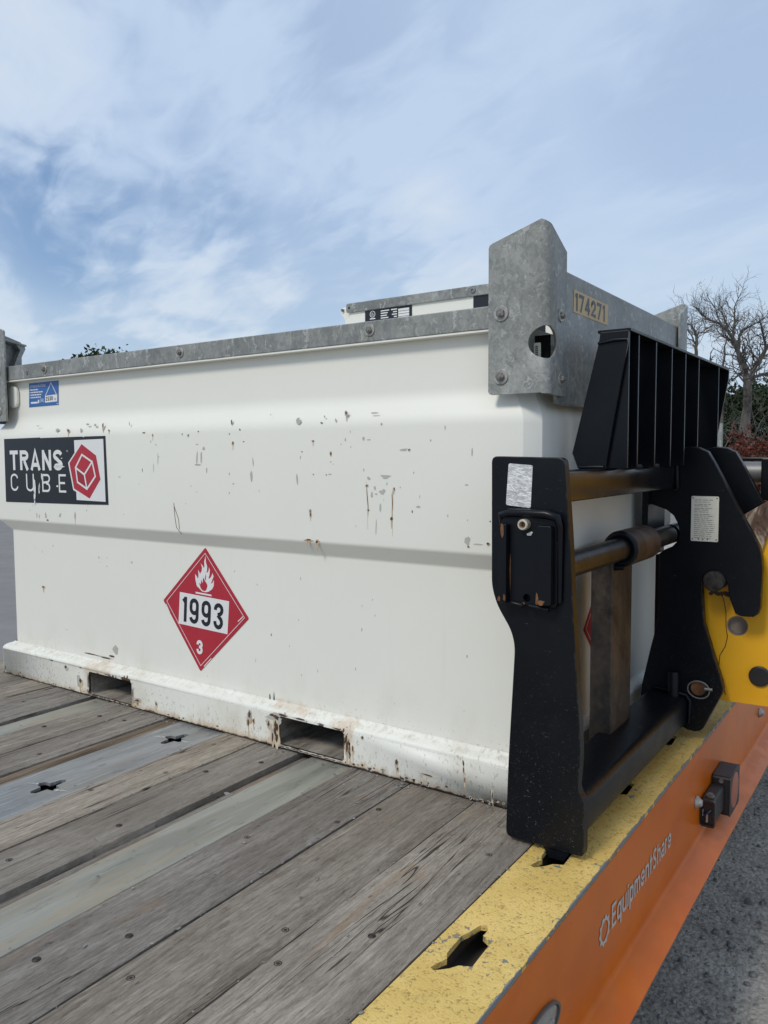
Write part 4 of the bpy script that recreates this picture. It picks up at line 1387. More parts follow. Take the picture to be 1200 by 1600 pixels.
for x0, x1, z0, z1 in ((-.912, -.868, 1.047, 1.0535), (-.866, -.858, 1.048, 1.060), (-.748, -.741, 1.040, 1.043)):
    prism(bm, 'y', [(x0, z0), (x1, z0), (x1, z1), (x0, z1)], b0, b0 - .0003)
part('label_print', bm, DECALW, bl)['kind'] = 'stuff'
lettering('LIFTING INSTRUCTIONS', 'y', (-.914, 1.1060), .100, .0085, b0 - .0003, DECALW, bl, .01)
lettering('SWL', 'y', (-.850, 1.050), .024, .014, b0 - .0003, DECALW, bl)
strokes('2530', 'y', (-.8145, 1.0530), .0155, .0030, .0030, .0085, b0 - .0006, DECALK, bl, uvec=(1, .03))
lettering('kg', 'y', (-.763, 1.0535), .011, .010, b0 - .0006, BLUE, bl)

# ---- chipped and rusty spots in the paint (too small to pick apart: one part for grey, one for rust)
CHIPS = [(0.433,-0.04,0.941,0.0138,0.014,'g'),(0.601,-0.04,0.957,0.0034,0.0053,'r'),(0.528,-0.04,0.95,0.0035,0.0041,'g'),(0.566,-0.04,0.94,0.003,0.0054,'g'),(0.517,-0.04,0.934,0.0035,0.0017,'r'),(0.69,-0.04,0.954,0.016,0.0026,'g'),(0.713,-0.04,0.925,0.0032,0.0039,'g'),(0.487,-0.04,0.886,0.0036,0.0021,'r'),(0.548,-0.04,0.851,0.0026,0.0048,'r'),(0.548,-0.04,0.829,0.0013,0.0027,'r'),(0.657,-0.04,0.889,0.0041,0.006,'g'),(0.673,-0.04,0.886,0.0081,0.0013,'g'),(0.583,-0.04,0.876,0.0017,0.002,'g'),(0.615,-0.04,0.868,0.0017,0.002,'g'),(0.783,-0.04,0.859,0.0145,0.0038,'g'),(0.797,-0.04,0.859,0.003,0.0025,'r'),(0.86,-0.04,0.881,0.0022,0.0037,'g'),(0.975,-0.04,0.852,0.0021,0.0151,'g'),(0.96,-0.04,0.774,0.0069,0.0018,'g'),(0.811,-0.04,0.802,0.0019,0.0032,'g'),(0.657,-0.04,0.808,0.0021,0.004,'g'),(0.672,-0.04,0.787,0.0082,0.0053,'g'),(0.724,-0.04,0.791,0.0197,0.0059,'g'),(0.666,-0.04,0.767,0.0041,0.0033,'r'),(0.692,-0.04,0.761,0.004,0.0066,'g'),(0.715,-0.04,0.752,0.012,0.0082,'g'),(0.682,-0.04,0.744,0.0049,0.0083,'g'),(0.696,-0.04,0.746,0.0056,0.0026,'g'),(0.748,-0.04,0.75,0.0039,0.0065,'g'),(0.752,-0.04,0.76,0.0023,0.0045,'r'),(0.746,-0.04,0.728,0.0012,0.0261,'r'),(0.668,-0.04,0.735,0.0008,0.03,'r'),(0.671,-0.04,0.704,0.0033,0.002,'r'),(0.709,-0.04,0.711,0.0032,0.0132,'g'),(0.743,-0.04,0.684,0.0047,0.0046,'r'),(0.695,-0.04,0.663,0.0016,0.0266,'g'),(0.77,-0.04,0.764,0.0015,0.0032,'g'),(0.824,-0.04,0.717,0.0097,0.0032,'g'),(0.828,-0.04,0.743,0.0011,0.0051,'g'),(0.182,-0.04,0.885,0.0032,0.0045,'r'),(0.226,-0.04,0.888,0.0041,0.0015,'g'),(0.169,-0.04,0.912,0.0021,0.003,'g'),(0.211,-0.04,0.924,0.0031,0.0037,'g'),(0.179,-0.04,0.946,0.0042,0.0097,'g'),(0.036,-0.04,0.922,0.0023,0.0015,'r'),(0.029,-0.04,0.883,0.009,0.0016,'g'),(0.058,-0.04,0.87,0.0056,0.0062,'g'),(0.028,-0.04,0.842,0.004,0.0234,'g'),(0.046,-0.04,0.842,0.0039,0.0233,'g'),(0.032,-0.04,0.821,0.0147,0.0031,'g'),(0.069,-0.04,0.804,0.0033,0.0101,'g'),(0.165,-0.04,0.795,0.0021,0.0053,'g'),(0.181,-0.04,0.765,0.0042,0.0023,'g'),(0.262,-0.04,0.829,0.002,0.0147,'g'),(0.254,-0.04,0.787,0.0051,0.0178,'g'),(0.428,-0.04,0.781,0.0037,0.017,'g'),(0.441,-0.04,0.841,0.0018,0.0056,'g'),(0.447,-0.04,0.857,0.0028,0.0021,'r'),(0.545,-0.04,0.796,0.0079,0.0017,'g'),(0.532,-0.04,0.794,0.0026,0.0021,'r'),(0.487,-0.04,0.795,0.0018,0.0014,'r'),(0.474,-0.04,0.695,0.0027,0.0042,'r'),(0.475,-0.04,0.685,0.0027,0.0049,'r'),(0.466,-0.04,0.615,0.0128,0.0028,'r'),(0.498,-0.04,0.612,0.0072,0.0049,'r'),(0.964,-0.04,0.638,0.0131,0.0154,'g'),(1.018,-0.04,0.636,0.0047,0.0036,'r'),(0.993,-0.04,0.633,0.017,0.0018,'g'),(0.965,-0.04,0.626,0.0028,0.0025,'r'),(1.023,-0.04,0.689,0.002,0.0024,'r'),(0.334,-0.04,0.962,0.0019,0.0029,'g'),(-0.687,-0.04,0.942,0.0128,0.009,'g'),(-0.626,-0.04,0.94,0.0063,0.0074,'r'),(-0.552,-0.04,0.939,0.0061,0.0095,'g'),(-0.514,-0.04,0.958,0.0155,0.0044,'g'),(-0.473,-0.04,0.955,0.0117,0.005,'g'),(-0.429,-0.04,0.953,0.0035,0.0086,'r'),(-0.398,-0.04,0.936,0.0034,0.0021,'r'),(-0.289,-0.04,0.954,0.0033,0.009,'g'),(-0.81,-0.04,0.961,0.0108,0.0019,'g'),(-0.218,-0.04,0.924,0.0053,0.0017,'r'),(-0.175,-0.04,0.915,0.0026,0.0034,'r'),(-0.161,-0.04,0.884,0.0041,0.0027,'g'),(-0.153,-0.04,0.84,0.0015,0.0203,'g'),(-0.175,-0.04,0.813,0.0016,0.017,'g'),(-0.837,-0.04,0.634,0.0041,0.0103,'g'),(-0.78,-0.04,0.636,0.0054,0.0117,'g'),(-0.77,-0.04,0.619,0.0054,0.0031,'r'),(-0.691,-0.04,0.64,0.0091,0.01,'g'),(-0.602,-0.04,0.641,0.0019,0.0113,'r'),(-0.821,-0.04,0.631,0.0027,0.0118,'g'),(0.036,-0.04,0.921,0.0023,0.0019,'r'),(-0.009,-0.04,0.911,0.0029,0.0033,'r'),(0.178,-0.04,0.945,0.0026,0.0081,'g'),(0.168,-0.04,0.911,0.0018,0.0031,'g'),(0.212,-0.04,0.922,0.0026,0.0031,'g'),(0.183,-0.04,0.884,0.0035,0.0025,'g'),(0.226,-0.04,0.888,0.0043,0.0012,'g'),(-0.349,-0.04,0.78,0.0078,0.0014,'g'),(-0.453,0,0.167,0.0249,0.024,'g'),(-0.595,0,0.14,0.0525,0.0033,'r'),(-0.511,0,0.138,0.0445,0.0032,'r'),(-0.473,0,0.149,0.0189,0.004,'r'),(-0.876,0,0.358,0.0088,0.0034,'r'),(-0.783,-0.045,0.098,0.0143,0.0025,'r'),(-0.693,-0.045,0.086,0.0097,0.01,'r'),(-0.611,-0.045,0.049,0.012,0.0148,'r'),(-1.097,-0.045,0.02,0.0048,0.0126,'r'),(-0.605,-0.045,0.097,0.0067,0.0025,'r'),(-0.198,-0.045,0.037,0.0067,0.0098,'r'),(0.226,-0.045,0.078,0.0074,0.0136,'r'),(0.221,-0.045,0.053,0.0046,0.0137,'r'),(0.303,-0.045,0.065,0.0071,0.01,'r'),(-0.297,-0.045,0.03,0.0176,0.0031,'r'),(0.643,-0.045,0.092,0.0031,0.0045,'r'),(0.752,-0.045,0.049,0.0051,0.0094,'r'),(0.756,-0.045,0.032,0.0029,0.005,'r'),(0.849,-0.045,0.036,0.0228,0.0024,'r'),(0.95,-0.045,0.09,0.0033,0.0088,'r'),(0.951,-0.045,0.073,0.002,0.0088,'r'),(0.955,-0.045,0.047,0.002,0.0088,'r'),(0.596,-0.045,0.07,0.0032,0.0098,'r'),(0.61,-0.045,0.054,0.0032,0.0097,'r'),(0.6,-0.045,0.039,0.0032,0.0098,'r'),(1.03,-0.045,0.027,0.0016,0.0144,'r'),(1.041,-0.045,0.017,0.0043,0.0029,'r'),(0.226,-0.045,0.08,0.0048,0.0107,'r'),(0.242,-0.045,0.062,0.0038,0.0071,'r'),(0.405,-0.001,0.109,0.0177,0.0055,'r'),(0.46,-0.001,0.107,0.0043,0.0048,'r'),(0.277,-0.001,0.127,0.0024,0.0179,'r'),(0.293,-0.001,0.123,0.0023,0.0178,'r'),(0.336,-0.001,0.109,0.0046,0.0021,'r')]
rc = random.Random(21)
gb, rb, sb_ = bmesh.new(), bmesh.new(), bmesh.new()
def chip(bm, x, y, z, a, b, lift):
    if a > .006 and b > .004:
        # a ragged flake made of a few overlapping bits
        for k in range(3):
            cx, cz = x + rc.uniform(-.45, .45) * a, z + rc.uniform(-.45, .45) * b
            n_ = rc.randint(6, 9)
            ph = rc.uniform(0, 1)
            prism(bm, 'y', [(cx + a * .62 * rc.uniform(.45, 1.2) * cos(ph + 2 * pi * i / n_), cz + b * .62 * rc.uniform(.45, 1.2) * sin(ph + 2 * pi * i / n_)) for i in range(n_)], y - .0003, y - lift - .00008 * k)
        return
    n_ = 7
    tilt = rc.uniform(-.35, .35)
    pts = []
    for i in range(n_):
        t = 2 * pi * i / n_
        u, v = a * cos(t) * rc.uniform(.55, 1.2), b * sin(t) * rc.uniform(.7, 1.15)
        pts.append((x + u + v * tilt * .35, z + v))
    prism(bm, 'y', pts, y - .0003, y - lift)
CHIPS += [(.4 + .024 * k_, 0, .0085, rc.uniform(.006, .013), .0022, 'r') for k_ in range(-2, 8)] + [(-.55 + .027 * k_, 0, .0075, rc.uniform(.005, .012), .002, 'r') for k_ in range(0, 9)]
CHIPS += [(rc.uniform(.58, 1.08), 0, .006 + abs(rc.gauss(0, .006)), rc.uniform(.002, .007), rc.uniform(.0015, .004), 'r') for k_ in range(34)]
CHIPS += [(rc.uniform(-1.1, .34), 0, .006 + abs(rc.gauss(0, .005)), rc.uniform(.002, .006), rc.uniform(.0015, .003), 'r') for k_ in range(26)]
CHIPS += [(.335, 0, .035, .007, .022, 'r'), (.338, 0, .085, .009, .012, 'r'), (.40, 0, .108, .016, .004, 'r'), (.45, 0, .1105, .006, .003, 'r'), (.588, 0, .080, .004, .010, 'r'), (.598, 0, .052, .003, .016, 'r'), (.332, 0, .062, .010, .030, 'r'), (.324, 0, .092, .018, .008, 'r'), (.358, 0, .1005, .016, .004, 'r'), (.425, 0, .1015, .022, .003, 'r'), (.50, 0, .1015, .010, .002, 'r'), (.555, 0, .0995, .012, .003, 'r'),
          (.590, 0, .055, .005, .020, 'r'), (.318, 0, .030, .004, .018, 'r'), (-.563, 0, .055, .004, .026, 'r'), (-.45, 0, .0945, .025, .002, 'r'), (-.37, 0, .0945, .015, .002, 'r'), (-.316, 0, .05, .003, .020, 'r'), (-.29, 0, .035, .012, .005, 'r')]
for x, y, z, a, b, t in CHIPS:
    if z < .105: y = -.0362
    elif y < -.03:
        y = -.0270
        x += .013 * (x - 1.873) / 1.67; z += .013 * (z - .842) / 1.67
    a = max(a * 1.15, .0014); b = max(b * 1.12, .0018)
    if t == 'g':
        chip(gb, x, y, z, a * .85, b * .85, .0006)
    else:
        chip(rb, x, y, z, a * .8, b * .8, .0008)
        if a * b > 8e-6 and (z > .15 or (.024 < z < .080)) and not any(c0 - .004 < x < c1 + .004 and z < .105 for c0, c1, c2_, c3_ in POCKETS):
            chip(sb_, x, y, z - b * .3, a * 1.45, b * 1.5, .0005)
            if rc.random() < .6:      # a pale run of rust below the spot
                ln = rc.uniform(1.5, 3.5) * b + .006
                z1_ = max(z - b * .5 - ln, .008) if z < .105 else z - b * .5 - ln
                prism(sb_, 'y', [(x - a * .5, z), (x + a * .5, z), (x + a * .25, z1_), (x - a * .15, z1_)], y - .0003, y - .00045)
        if rc.random() < .4:
            chip(gb, x, y, z, a * 1.5, b * 1.3, .0006)
for k in range(70):     # finer nicks scattered over the front
    x = rc.uniform(-1.0, 1.05)
    up = rc.random() < .75
    z = rc.uniform(.64, .92) if up else rc.uniform(.18, .52)
    chip(gb if rc.random() < .85 else rb, x, -.027 if up else 0, z, rc.uniform(.0009, .0022), rc.uniform(.001, .006), .0006)
for sc in ([(-0.098, 0.700), (-0.094, 0.655), (-0.088, 0.623), (-0.065, 0.603)], [(-0.097, 0.690), (-0.077, 0.649), (-0.074, 0.617)]):
    for a, b in zip(sc, sc[1:]):
        d_ = (Vector(b) - Vector(a)).normalized(); n_ = Vector((-d_.y, d_.x)) * .0009
        prism(rb, 'y', [(a[0] + n_.x, a[1] + n_.y), (b[0] + n_.x, b[1] + n_.y), (b[0] - n_.x, b[1] - n_.y), (a[0] - n_.x, a[1] - n_.y)], -.0273, -.0277)
# grit and splinters lying in the joints and along the tank base
rg = random.Random(77)
db = bmesh.new()
for k in range(420):
    if k < 150: x, y = rg.uniform(-1.1, 1.05), -.040 - abs(rg.gauss(0, .018))
    elif k < 300: x, y = rg.choice((.2485, .601, .788, .980, 1.1865, -.766, -.936, .112)) + rg.gauss(0, .004), rg.uniform(-1.2, -.05)
    else: x, y = rg.uniform(-1.0, 1.18), rg.uniform(-1.2, -.05)
    r = rg.choice((.0012, .0016, .0016, .0022, .003))
    res = bmesh.ops.create_icosphere(db, subdivisions=1, radius=r)
    kx, ky, an = rg.uniform(.7, 1.3), rg.uniform(.7, 2.2), rg.uniform(0, 6.28)
    for v in res['verts']:
        c = Vector((v.co.x * kx, v.co.y * ky, v.co.z * .6)); c.rotate(Matrix.Rotation(an, 3, 'Z'))
        v.co = c + Vector((x, y, .001 + r * .3))
for x, y, r in ((.448, -.345, .009), (.665, -.505, .0035)):      # pale chips of paint
    prism(db, 'z', [(x + r * cos(t) * rg.uniform(.6, 1.3), y + r * sin(t) * rg.uniform(.6, 1.3)) for t in (0, 1.1, 2.2, 3.3, 4.4, 5.4)], .0015, .0035)
dg_ = part('deck_grit', db, STONE)
dg_['kind'] = 'stuff'; dg_['label'] = 'grit and paint crumbs scattered on the plank deck'
c1 = part('primer_chips', gb, CHIPG, K); c1['kind'] = 'stuff'
c2 = part('rust_chips', rb, CHIPR, K); c2['kind'] = 'stuff'
c3 = part('rust_stains', sb_, STAIN, K); c3['kind'] = 'stuff'

# ================================================================== fork carriage
F = thing('fork_carriage', 'black steel fork carriage with load guard hooked against the white tank end', 'fork attachment', (1.22, .70, 0))
NEAR = round_poly([(1.092, .842), (1.256, .838), (1.269, .689), (1.281, .479), (1.296, .267), (1.297, .213), (1.292, .151), (1.306, .130), (1.307, .012), (1.130, .010), (1.134, .163), (1.149, .434), (1.140, .468), (1.106, .520), (1.093, .560)],
                  [.014, .014, .1, .1, .1, .04, .03, .012, .010, .016, .1, .05, .06, .06, .05], 5)
def end_plate(y0, y1):
    bm = bmesh.new()
    prism(bm, 'y', NEAR, y0, y1)
    return part('end_plate', bm, BLACK, F, bev=.0018)
ep = end_plate(-.170, -.145)
end_plate(1.510, 1.535)

# bracket box welded on the near end plate
lab = part('silver_label', prism(bmesh.new(), 'y', round_poly([(1.133, .8265), (1.188, .8225), (1.184, .733), (1.127, .738)], .004, 3), -.1705, -.1713), CRINK, ep)
bm = bmesh.new()
bkt = round_poly([(1.124, .716), (1.250, .716), (1.250, .530), (1.124, .530)], .012, 4)
prism(bm, 'y', bkt, -.1705, -.186, [circ(1.1835, .545, .0085, 16)])
bk = part('bracket', bm, BLACKP, ep, bev=.0015)
bm = bmesh.new()
box(bm, 1.126, 1.144, -.204, -.1865, .533, .700)
prism(bm, 'y', rrect(1.213, 1.243, .536, .700, .004), -.204, -.1865)
part('bracket_bar', bm, BLACKP, bk, bev=.002)
bm = bmesh.new()
tube(bm, [(1.121, -.180, .700), (1.123, -.184, .7175), (1.14, -.187, .7225), (1.18, -.188, .7235), (1.225, -.188, .7225), (1.249, -.186, .7165), (1.252, -.181, .698), (1.252, -.178, .62), (1.252, -.177, .54)], [.0045, .008, .0095, .009, .010, .0095, .0075, .006, .005], 8)
part('weld_bead', bm, BLACKP, bk, smooth=70)
bm = bmesh.new()
tube(bm, [(1.150, -.188, .532), (1.175, -.190, .529), (1.178, -.189, .531)], [.005, .006, .003], 6)
part('weld_bead', bm, BLACKP, bk, smooth=70)
bm = bmesh.new()
tube(bm, [(1.190, -.189, .530), (1.235, -.190, .526)], [.004, .006], 6)
part('weld_bead', bm, BLACKP, bk, smooth=70)
bm = bmesh.new()
lathe(bm, (1.180, -.186, .700), (0, -1, 0), [(0, .0115), (.016, .0115), (.018, .0100), (.018, .0072), (.006, .0066), (.006, 0)], 20)
part('bushing', bm, BRASS, bk, smooth=35)
bm = bmesh.new(); cyl(bm, (1.180, -.1921, .700), (1.180, -.1932, .700), .0064, 14)
part('bushing_rust', bm, RUST, bk)
part('paint_flake', prism(bmesh.new(), 'y', [(1.182, .680), (1.193, .6855), (1.196, .684), (1.192, .677), (1.184, .6765)], -.1862, -.1868), DECALW, bk)
bm = bmesh.new()
for x, z, a, b in ((1.1355, .688, .004, .016), (1.1455, .60, .0016, .045), (1.128, .541, .004, .006), (1.140, .545, .003, .009), (1.214, .55, .003, .014), (1.222, .541, .010, .005), (1.176, .533, .003, .003)):
    prism(bm, 'y', [(x + a * cos(t) * rc.uniform(.6, 1.3), z + b * sin(t) * rc.uniform(.6, 1.2)) for t in (0, .7, 1.5, 2.3, 3.1, 3.9, 4.7, 5.5)], -.2042 if x < 1.145 or 1.2125 < x < 1.2435 else -.1862, -.2048 if x < 1.145 or 1.2125 < x < 1.2435 else -.1868)
part('rust_spots', bm, RUST, bk)['kind'] = 'stuff'
# lug that hangs under the near plate over a stake hole
bm = bmesh.new()
prism(bm, 'y', [(1.215, .0095), (1.275, .0095), (1.262, -.012), (1.228, -.012)], -.165, -.150)
part('foot_lug', bm, BLACKP, ep)

# upper cross tube, shaft and lower cross beam, near plate to hook plates and on to the far plate
for y0, y1 in ((-.1445, .699), (.7305, .849), (.8805, 1.5095)):
    bm = bmesh.new()
    prism(bm, 'y', rrect(1.187, 1.2535, .745, .811, .005, 3), y0, y1)
    part('upper_tube', bm, BLACKG, F, smooth=30)
    bm = bmesh.new()
    cyl(bm, (1.232, y0, .606), (1.232, y1, .606), .0285, 28)
    part('fork_shaft', bm, SHAFTM, F, smooth=40)
    bm = bmesh.new()
    prism(bm, 'y', round_poly([(1.187, .050), (1.300, .050), (1.300, .128), (1.187, .136)], [.006, .006, .018, .012], 5), y0, y1)
    part('lower_beam', bm, BLACK, F, smooth=30)
bm = bmesh.new()
tube(bm, [(1.186, .692, .745), (1.186, .690, .815), (1.220, .688, .820), (1.256, .690, .812), (1.260, .692, .745), (1.250, .692, .738)], [.005, .007, .006, .0075, .006, .005], 8)
part('weld_bead', bm, BLACKP, F, smooth=70)
bm = bmesh.new()
tube(bm, [(1.20, .692, .142), (1.25, .690, .140), (1.298, .690, .134), (1.307, .691, .118), (1.305, .693, .05)], [.004, .0065, .0055, .0065, .004], 8)
part('weld_bead', bm, BLACKP, F, smooth=70)

def fork(y0, y1):
    bm = bmesh.new()
    # shank tapering a little, curved heel, blade reaching under the tank
    prof_ = [(1.222, .595), (1.222, .080), (1.218, .052), (1.206, .032), (1.185, .022), (1.130, .018), (1.060, .018), (1.060, .058), (1.150, .062), (1.162, .070), (1.167, .085), (1.167, .595)]
    prism(bm, 'y', prof_, y0, y1)
    s = part('fork', bm, SHANK, F, bev=.003)
    bm = bmesh.new()
    yc = (y0 + y1) / 2
    cyl(bm, (1.232, yc - .050, .606), (1.232, yc + .150, .606), .0465, 32)
    cy = part('fork_eye', bm, BRONZE, s, smooth=40, bev=.004)
    bm = bmesh.new()
    lathe(bm, (1.232, yc - .0505, .606), (0, -1, 0), [(0, .0455), (.006, .043), (.008, .036), (.004, .030)], 28)
    tube(bm, [(1.185, yc - .060, .590), (1.195, yc - .061, .572), (1.215, yc - .062, .560), (1.245, yc - .061, .560)], [.006, .009, .010, .005], 8)
    part('weld_bead', bm, BLACKP, s, smooth=60)
    return s
fork(.238, .400)
fork(1.160, 1.320)

# hook plates that take the machine's coupler
MID = [(1.176, .824), (1.190, .846), (1.225, .855), (1.258, .862), (1.290, .867), (1.315, .864), (1.340, .852), (1.361, .817), (1.419, .704), (1.466, .618), (1.483, .584), (1.490, .555), (1.492, .523), (1.490, .450), (1.489, .411), (1.484, .394), (1.472, .385),
       (1.440, .383), (1.424, .390), (1.408, .432), (1.402, .470), (1.394, .492), (1.380, .505), (1.364, .510), (1.347, .504), (1.336, .490), (1.333, .470), (1.334, .425), (1.340, .352), (1.368, .262), (1.393, .185), (1.397, .165), (1.394, .150), (1.360, .074), (1.346, .042), (1.336, .030), (1.322, .025),
       (1.299, .027), (1.230, .062), (1.165, .097), (1.160, .112), (1.163, .140), (1.185, .246), (1.207, .345), (1.209, .420), (1.208, .548), (1.225, .562), (1.246, .572), (1.262, .590), (1.266, .614), (1.261, .640), (1.248, .664), (1.228, .680), (1.206, .688), (1.170, .700), (1.165, .715)]
def hook_plate(y0, y1, dx=0.0, zmin=0.0):
    bm = bmesh.new()
    prism(bm, 'y', [(x + dx if z > .3 else x, max(z, zmin)) for x, z in MID], y0, y1)
    return part('hook_plate', bm, BLACK, F, bev=.0025)
hp = hook_plate(.700, .730)
hook_plate(.850, .880, .045, .090)
dp = part('data_plate', prism(bmesh.new(), 'y', rrect(1.2985, 1.374, .592, .723, .004, 3), .6994, .6984), PLATE, hp)
bm = bmesh.new()
for k in range(20):
    z = .712 - k * .0058
    if k in (2, 4, 7): z -= .001
    n_ = 1 if k % 3 else 2
    x = 1.307
    xe = rc.uniform(1.345, 1.364)
    while x < xe:
        wv = rc.uniform(.006, .022)
        prism(bm, 'y', [(x, z - .0008), (min(x + wv, xe), z - .0008), (min(x + wv, xe), z + .0008), (x, z + .0008)], .6984, .6981)
        x += wv + .0025
for x, z in ((1.303, .7175), (1.369, .7175), (1.303, .598), (1.369, .598), (1.345, .5985), (1.332, .5975), (1.3205, .5985)):
    prism(bm, 'y', circ(x, z, .0024, 10), .6984, .6979)
part('plate_print', bm, PRINTG, dp)['kind'] = 'stuff'
bm = bmesh.new()
lathe(bm, (1.366, .690, .479), (0, -1, 0), [(-.20, .0300), (.0, .0300), (.004, .0275), (.0055, .020), (.006, 0)], 28)
part('coupler_pin', bm, make_rusty('dark_pin_steel', (.016, .014, .012), (.040, .036, .031), (.075, .068, .058), .55, .3, (30, 30, 30)), hp, smooth=35)
bm = bmesh.new()
lathe(bm, (1.330, .695, .159), (0, -1, 0), [(-.20, .0215), (.004, .0215), (.006, .019), (.006, 0)], 22)
lp = part('lock_pin', bm, RUST, hp, smooth=35)
bm = bmesh.new()
ringp = [(1.3325 + .0305 * cos(t), .6855 - .004 * sin(t), .157 + .0265 * sin(t)) for t in [2 * pi * i / 28 for i in range(29)]]
tube(bm, ringp, .0022, 6, cap=False)
cyl(bm, (1.350, .684, .163), (1.371, .684, .163), .0045, 10)
part('lynch_ring', bm, CHROME, lp, smooth=60)
bm = bmesh.new()
lathe(bm, (1.2635, .676, .115), (0, 0, 1), [(0, .0165), (.080, .0165), (.088, .013), (.088, 0)], 20)
part('stop_post', bm, BLACKP, F, smooth=35)
part('gusset_plate', bx(1.165, 1.183, .668, .846, .540, .800), BLACKP, F)
part('gusset_plate', bx(1.190, 1.205, .7305, .8495, .14, .54), BLACKP, F)

# load guard: sloping wings, fins and a flat top bar
GD = part('load_guard', prism(bmesh.new(), 'x', [(.100, 1.1230), (1.160, 1.1230), (1.160, 1.1300), (.100, 1.1300)], 1.226, 1.302), BLACKP, F, bev=.0012)
WING = [(1.186, .812), (1.253, .812), (1.256, .835), (1.2995, 1.095), (1.3010, 1.1229), (1.236, 1.1229), (1.2345, 1.110), (1.231, 1.092), (1.172, .848)]
for y0 in (.088, 1.155):
    bm = bmesh.new()
    prism(bm, 'y', WING, y0, y0 + .010)
    part('guard_wing', bm, BLACKP, GD, bev=.0015)
bm = bmesh.new()
tube(bm, [(1.232, .0855, 1.098), (1.27, .0850, 1.103), (1.300, .0855, 1.102)], [.003, .0045, .0035], 6)
part('weld_bead', bm, BLACKP, GD, smooth=70)
bm = bmesh.new()
tube(bm, [(1.190, .0840, .815), (1.222, .0825, .815), (1.250, .0835, .815)], [.004, .006, .005], 6)
part('weld_bead', bm, BLACKP, GD, smooth=70)
fin_bm = bmesh.new()
prism(fin_bm, 'y', [(1.190, .812), (1.2985, .812), (1.2985, 1.1229), (1.236, 1.1229), (1.190, .90)], 0, .008)
fin_me = mesh_of(fin_bm, 'fin', BLACKP)
for i, y in enumerate((.101, .173, .315, .460, .600, .752, 1.015)):
    bevel(part('fin', fin_me, None, GD, at=(0, y, 0)), .001)
for y in (.176, .318):
    bm = bmesh.new()
    tube(bm, [(1.285, y, .815), (1.303, y + .012, .814), (1.300, y + .03, .814)], [.005, .007, .003], 6)
    part('weld_bead', bm, BLACKP, GD, smooth=70)

# ================================================================== telehandler coupler head (yellow)
H = thing('telehandler_boom', 'yellow boom head of a loading machine, hooked into the black fork carriage', 'loader boom', (1.7, .80, .3))
HEAD = round_poly([(1.290, .470), (1.300, .300), (1.345, .112), (1.85, .120), (2.10, .25), (2.35, .90), (2.05, 1.02), (1.66, .98), (1.555, .80), (1.482, .645), (1.462, .50), (1.44, .455)], [.01, .05, .015, .1, .1, .05, .1, .1, .05, .04, .04, .02], 4)
for y0, y1 in ((.770, .802), (.930, .960)):
    bm = bmesh.new()
    prism(bm, 'y', HEAD, y0, y1, [circ(1.418, .341, .0295, 24)] )
    ch = part('coupler_plate', bm, YEL, H, smooth=30)
    bm = bmesh.new()
    prism(bm, 'y', circ(1.418, .341, .0294, 24), y1 - .001, y0 + .0015, [circ(1.418, .341, .0262, 24)])
    cyl(bm, (1.418, y0 + .020, .341), (1.418, y0 + .024, .341), .0262, 24)
    part('hole_sleeve', bm, SLEEVE, ch, smooth=40)
bm = bmesh.new()
lathe(bm, (1.482, .7695, .201), (0, -1, 0), [(0, .0295), (.006, .0295), (.009, .026), (.009, 0)], 26)
part('pivot_cap', bm, RUBBER, H, smooth=35)
bm = bmesh.new()
prism(bm, 'y', round_poly([(1.395, .640), (1.428, .668), (1.500, .716), (1.62, .77), (1.60, .67), (1.500, .640), (1.478, .56), (1.473, .50), (1.470, .44), (1.43, .44), (1.40, .50)], .012, 3), .755, .7695)
part('worn_boss', bm, WORN, H, bev=.003)
bm = bmesh.new()
crack = [(1.367, .436), (1.378, .418), (1.386, .38), (1.387, .335), (1.392, .305), (1.386, .275), (1.372, .247), (1.370, .215), (1.380, .178), (1.390, .13)]
for a, b in zip(crack, crack[1:]):
    d_ = (Vector(b) - Vector(a)).normalized(); n_ = Vector((-d_.y, d_.x)) * .0010
    prism(bm, 'y', [(a[0] + n_.x, a[1] + n_.y), (b[0] + n_.x, b[1] + n_.y), (b[0] - n_.x, b[1] - n_.y), (a[0] - n_.x, a[1] - n_.y)], .7697, .7690)
for k in range(9):
    x = 1.345 + k * .0095; z = .432 + rc.uniform(-.006, .006)
    prism(bm, 'y', [(x + .008 * cos(t) * rc.uniform(.5, 1.2), z + .008 * sin(t) * rc.uniform(.4, 1.2)) for t in (0, 1, 2, 3, 4, 5)], .7697, .7688 - .00005 * k)
part('grease_run', bm, make_rusty('dark_grease', (.02, .014, .010), (.055, .032, .016), (.12, .06, .02), .5, 0), H)['kind'] = 'stuff'
part('coupler_web', bx(1.62, 2.0, .8025, .9295, .20, .70), YEL, H)
bm = bmesh.new()
prism(bm, 'y', rrect(2.15, 4.6, .42, .84, .03), .72, 1.02)
part('boom_arm', bm, YEL, H, bev=.01)
# hydraulic cylinder and hose bracket behind the hooks
bm = bmesh.new()
cyl(bm, (1.30, 1.05, .786), (1.432, 1.05, .786), .034, 24)
hc = part('tilt_cylinder', bm, CHROME, H, smooth=40)
bm = bmesh.new()
box(bm, 1.434, 1.60, .99, 1.11, .70, .832); box(bm, 1.28, 1.434, 1.09, 1.12, .822, .834)
part('cylinder_end', bm, BLACKP, hc, bev=.004)

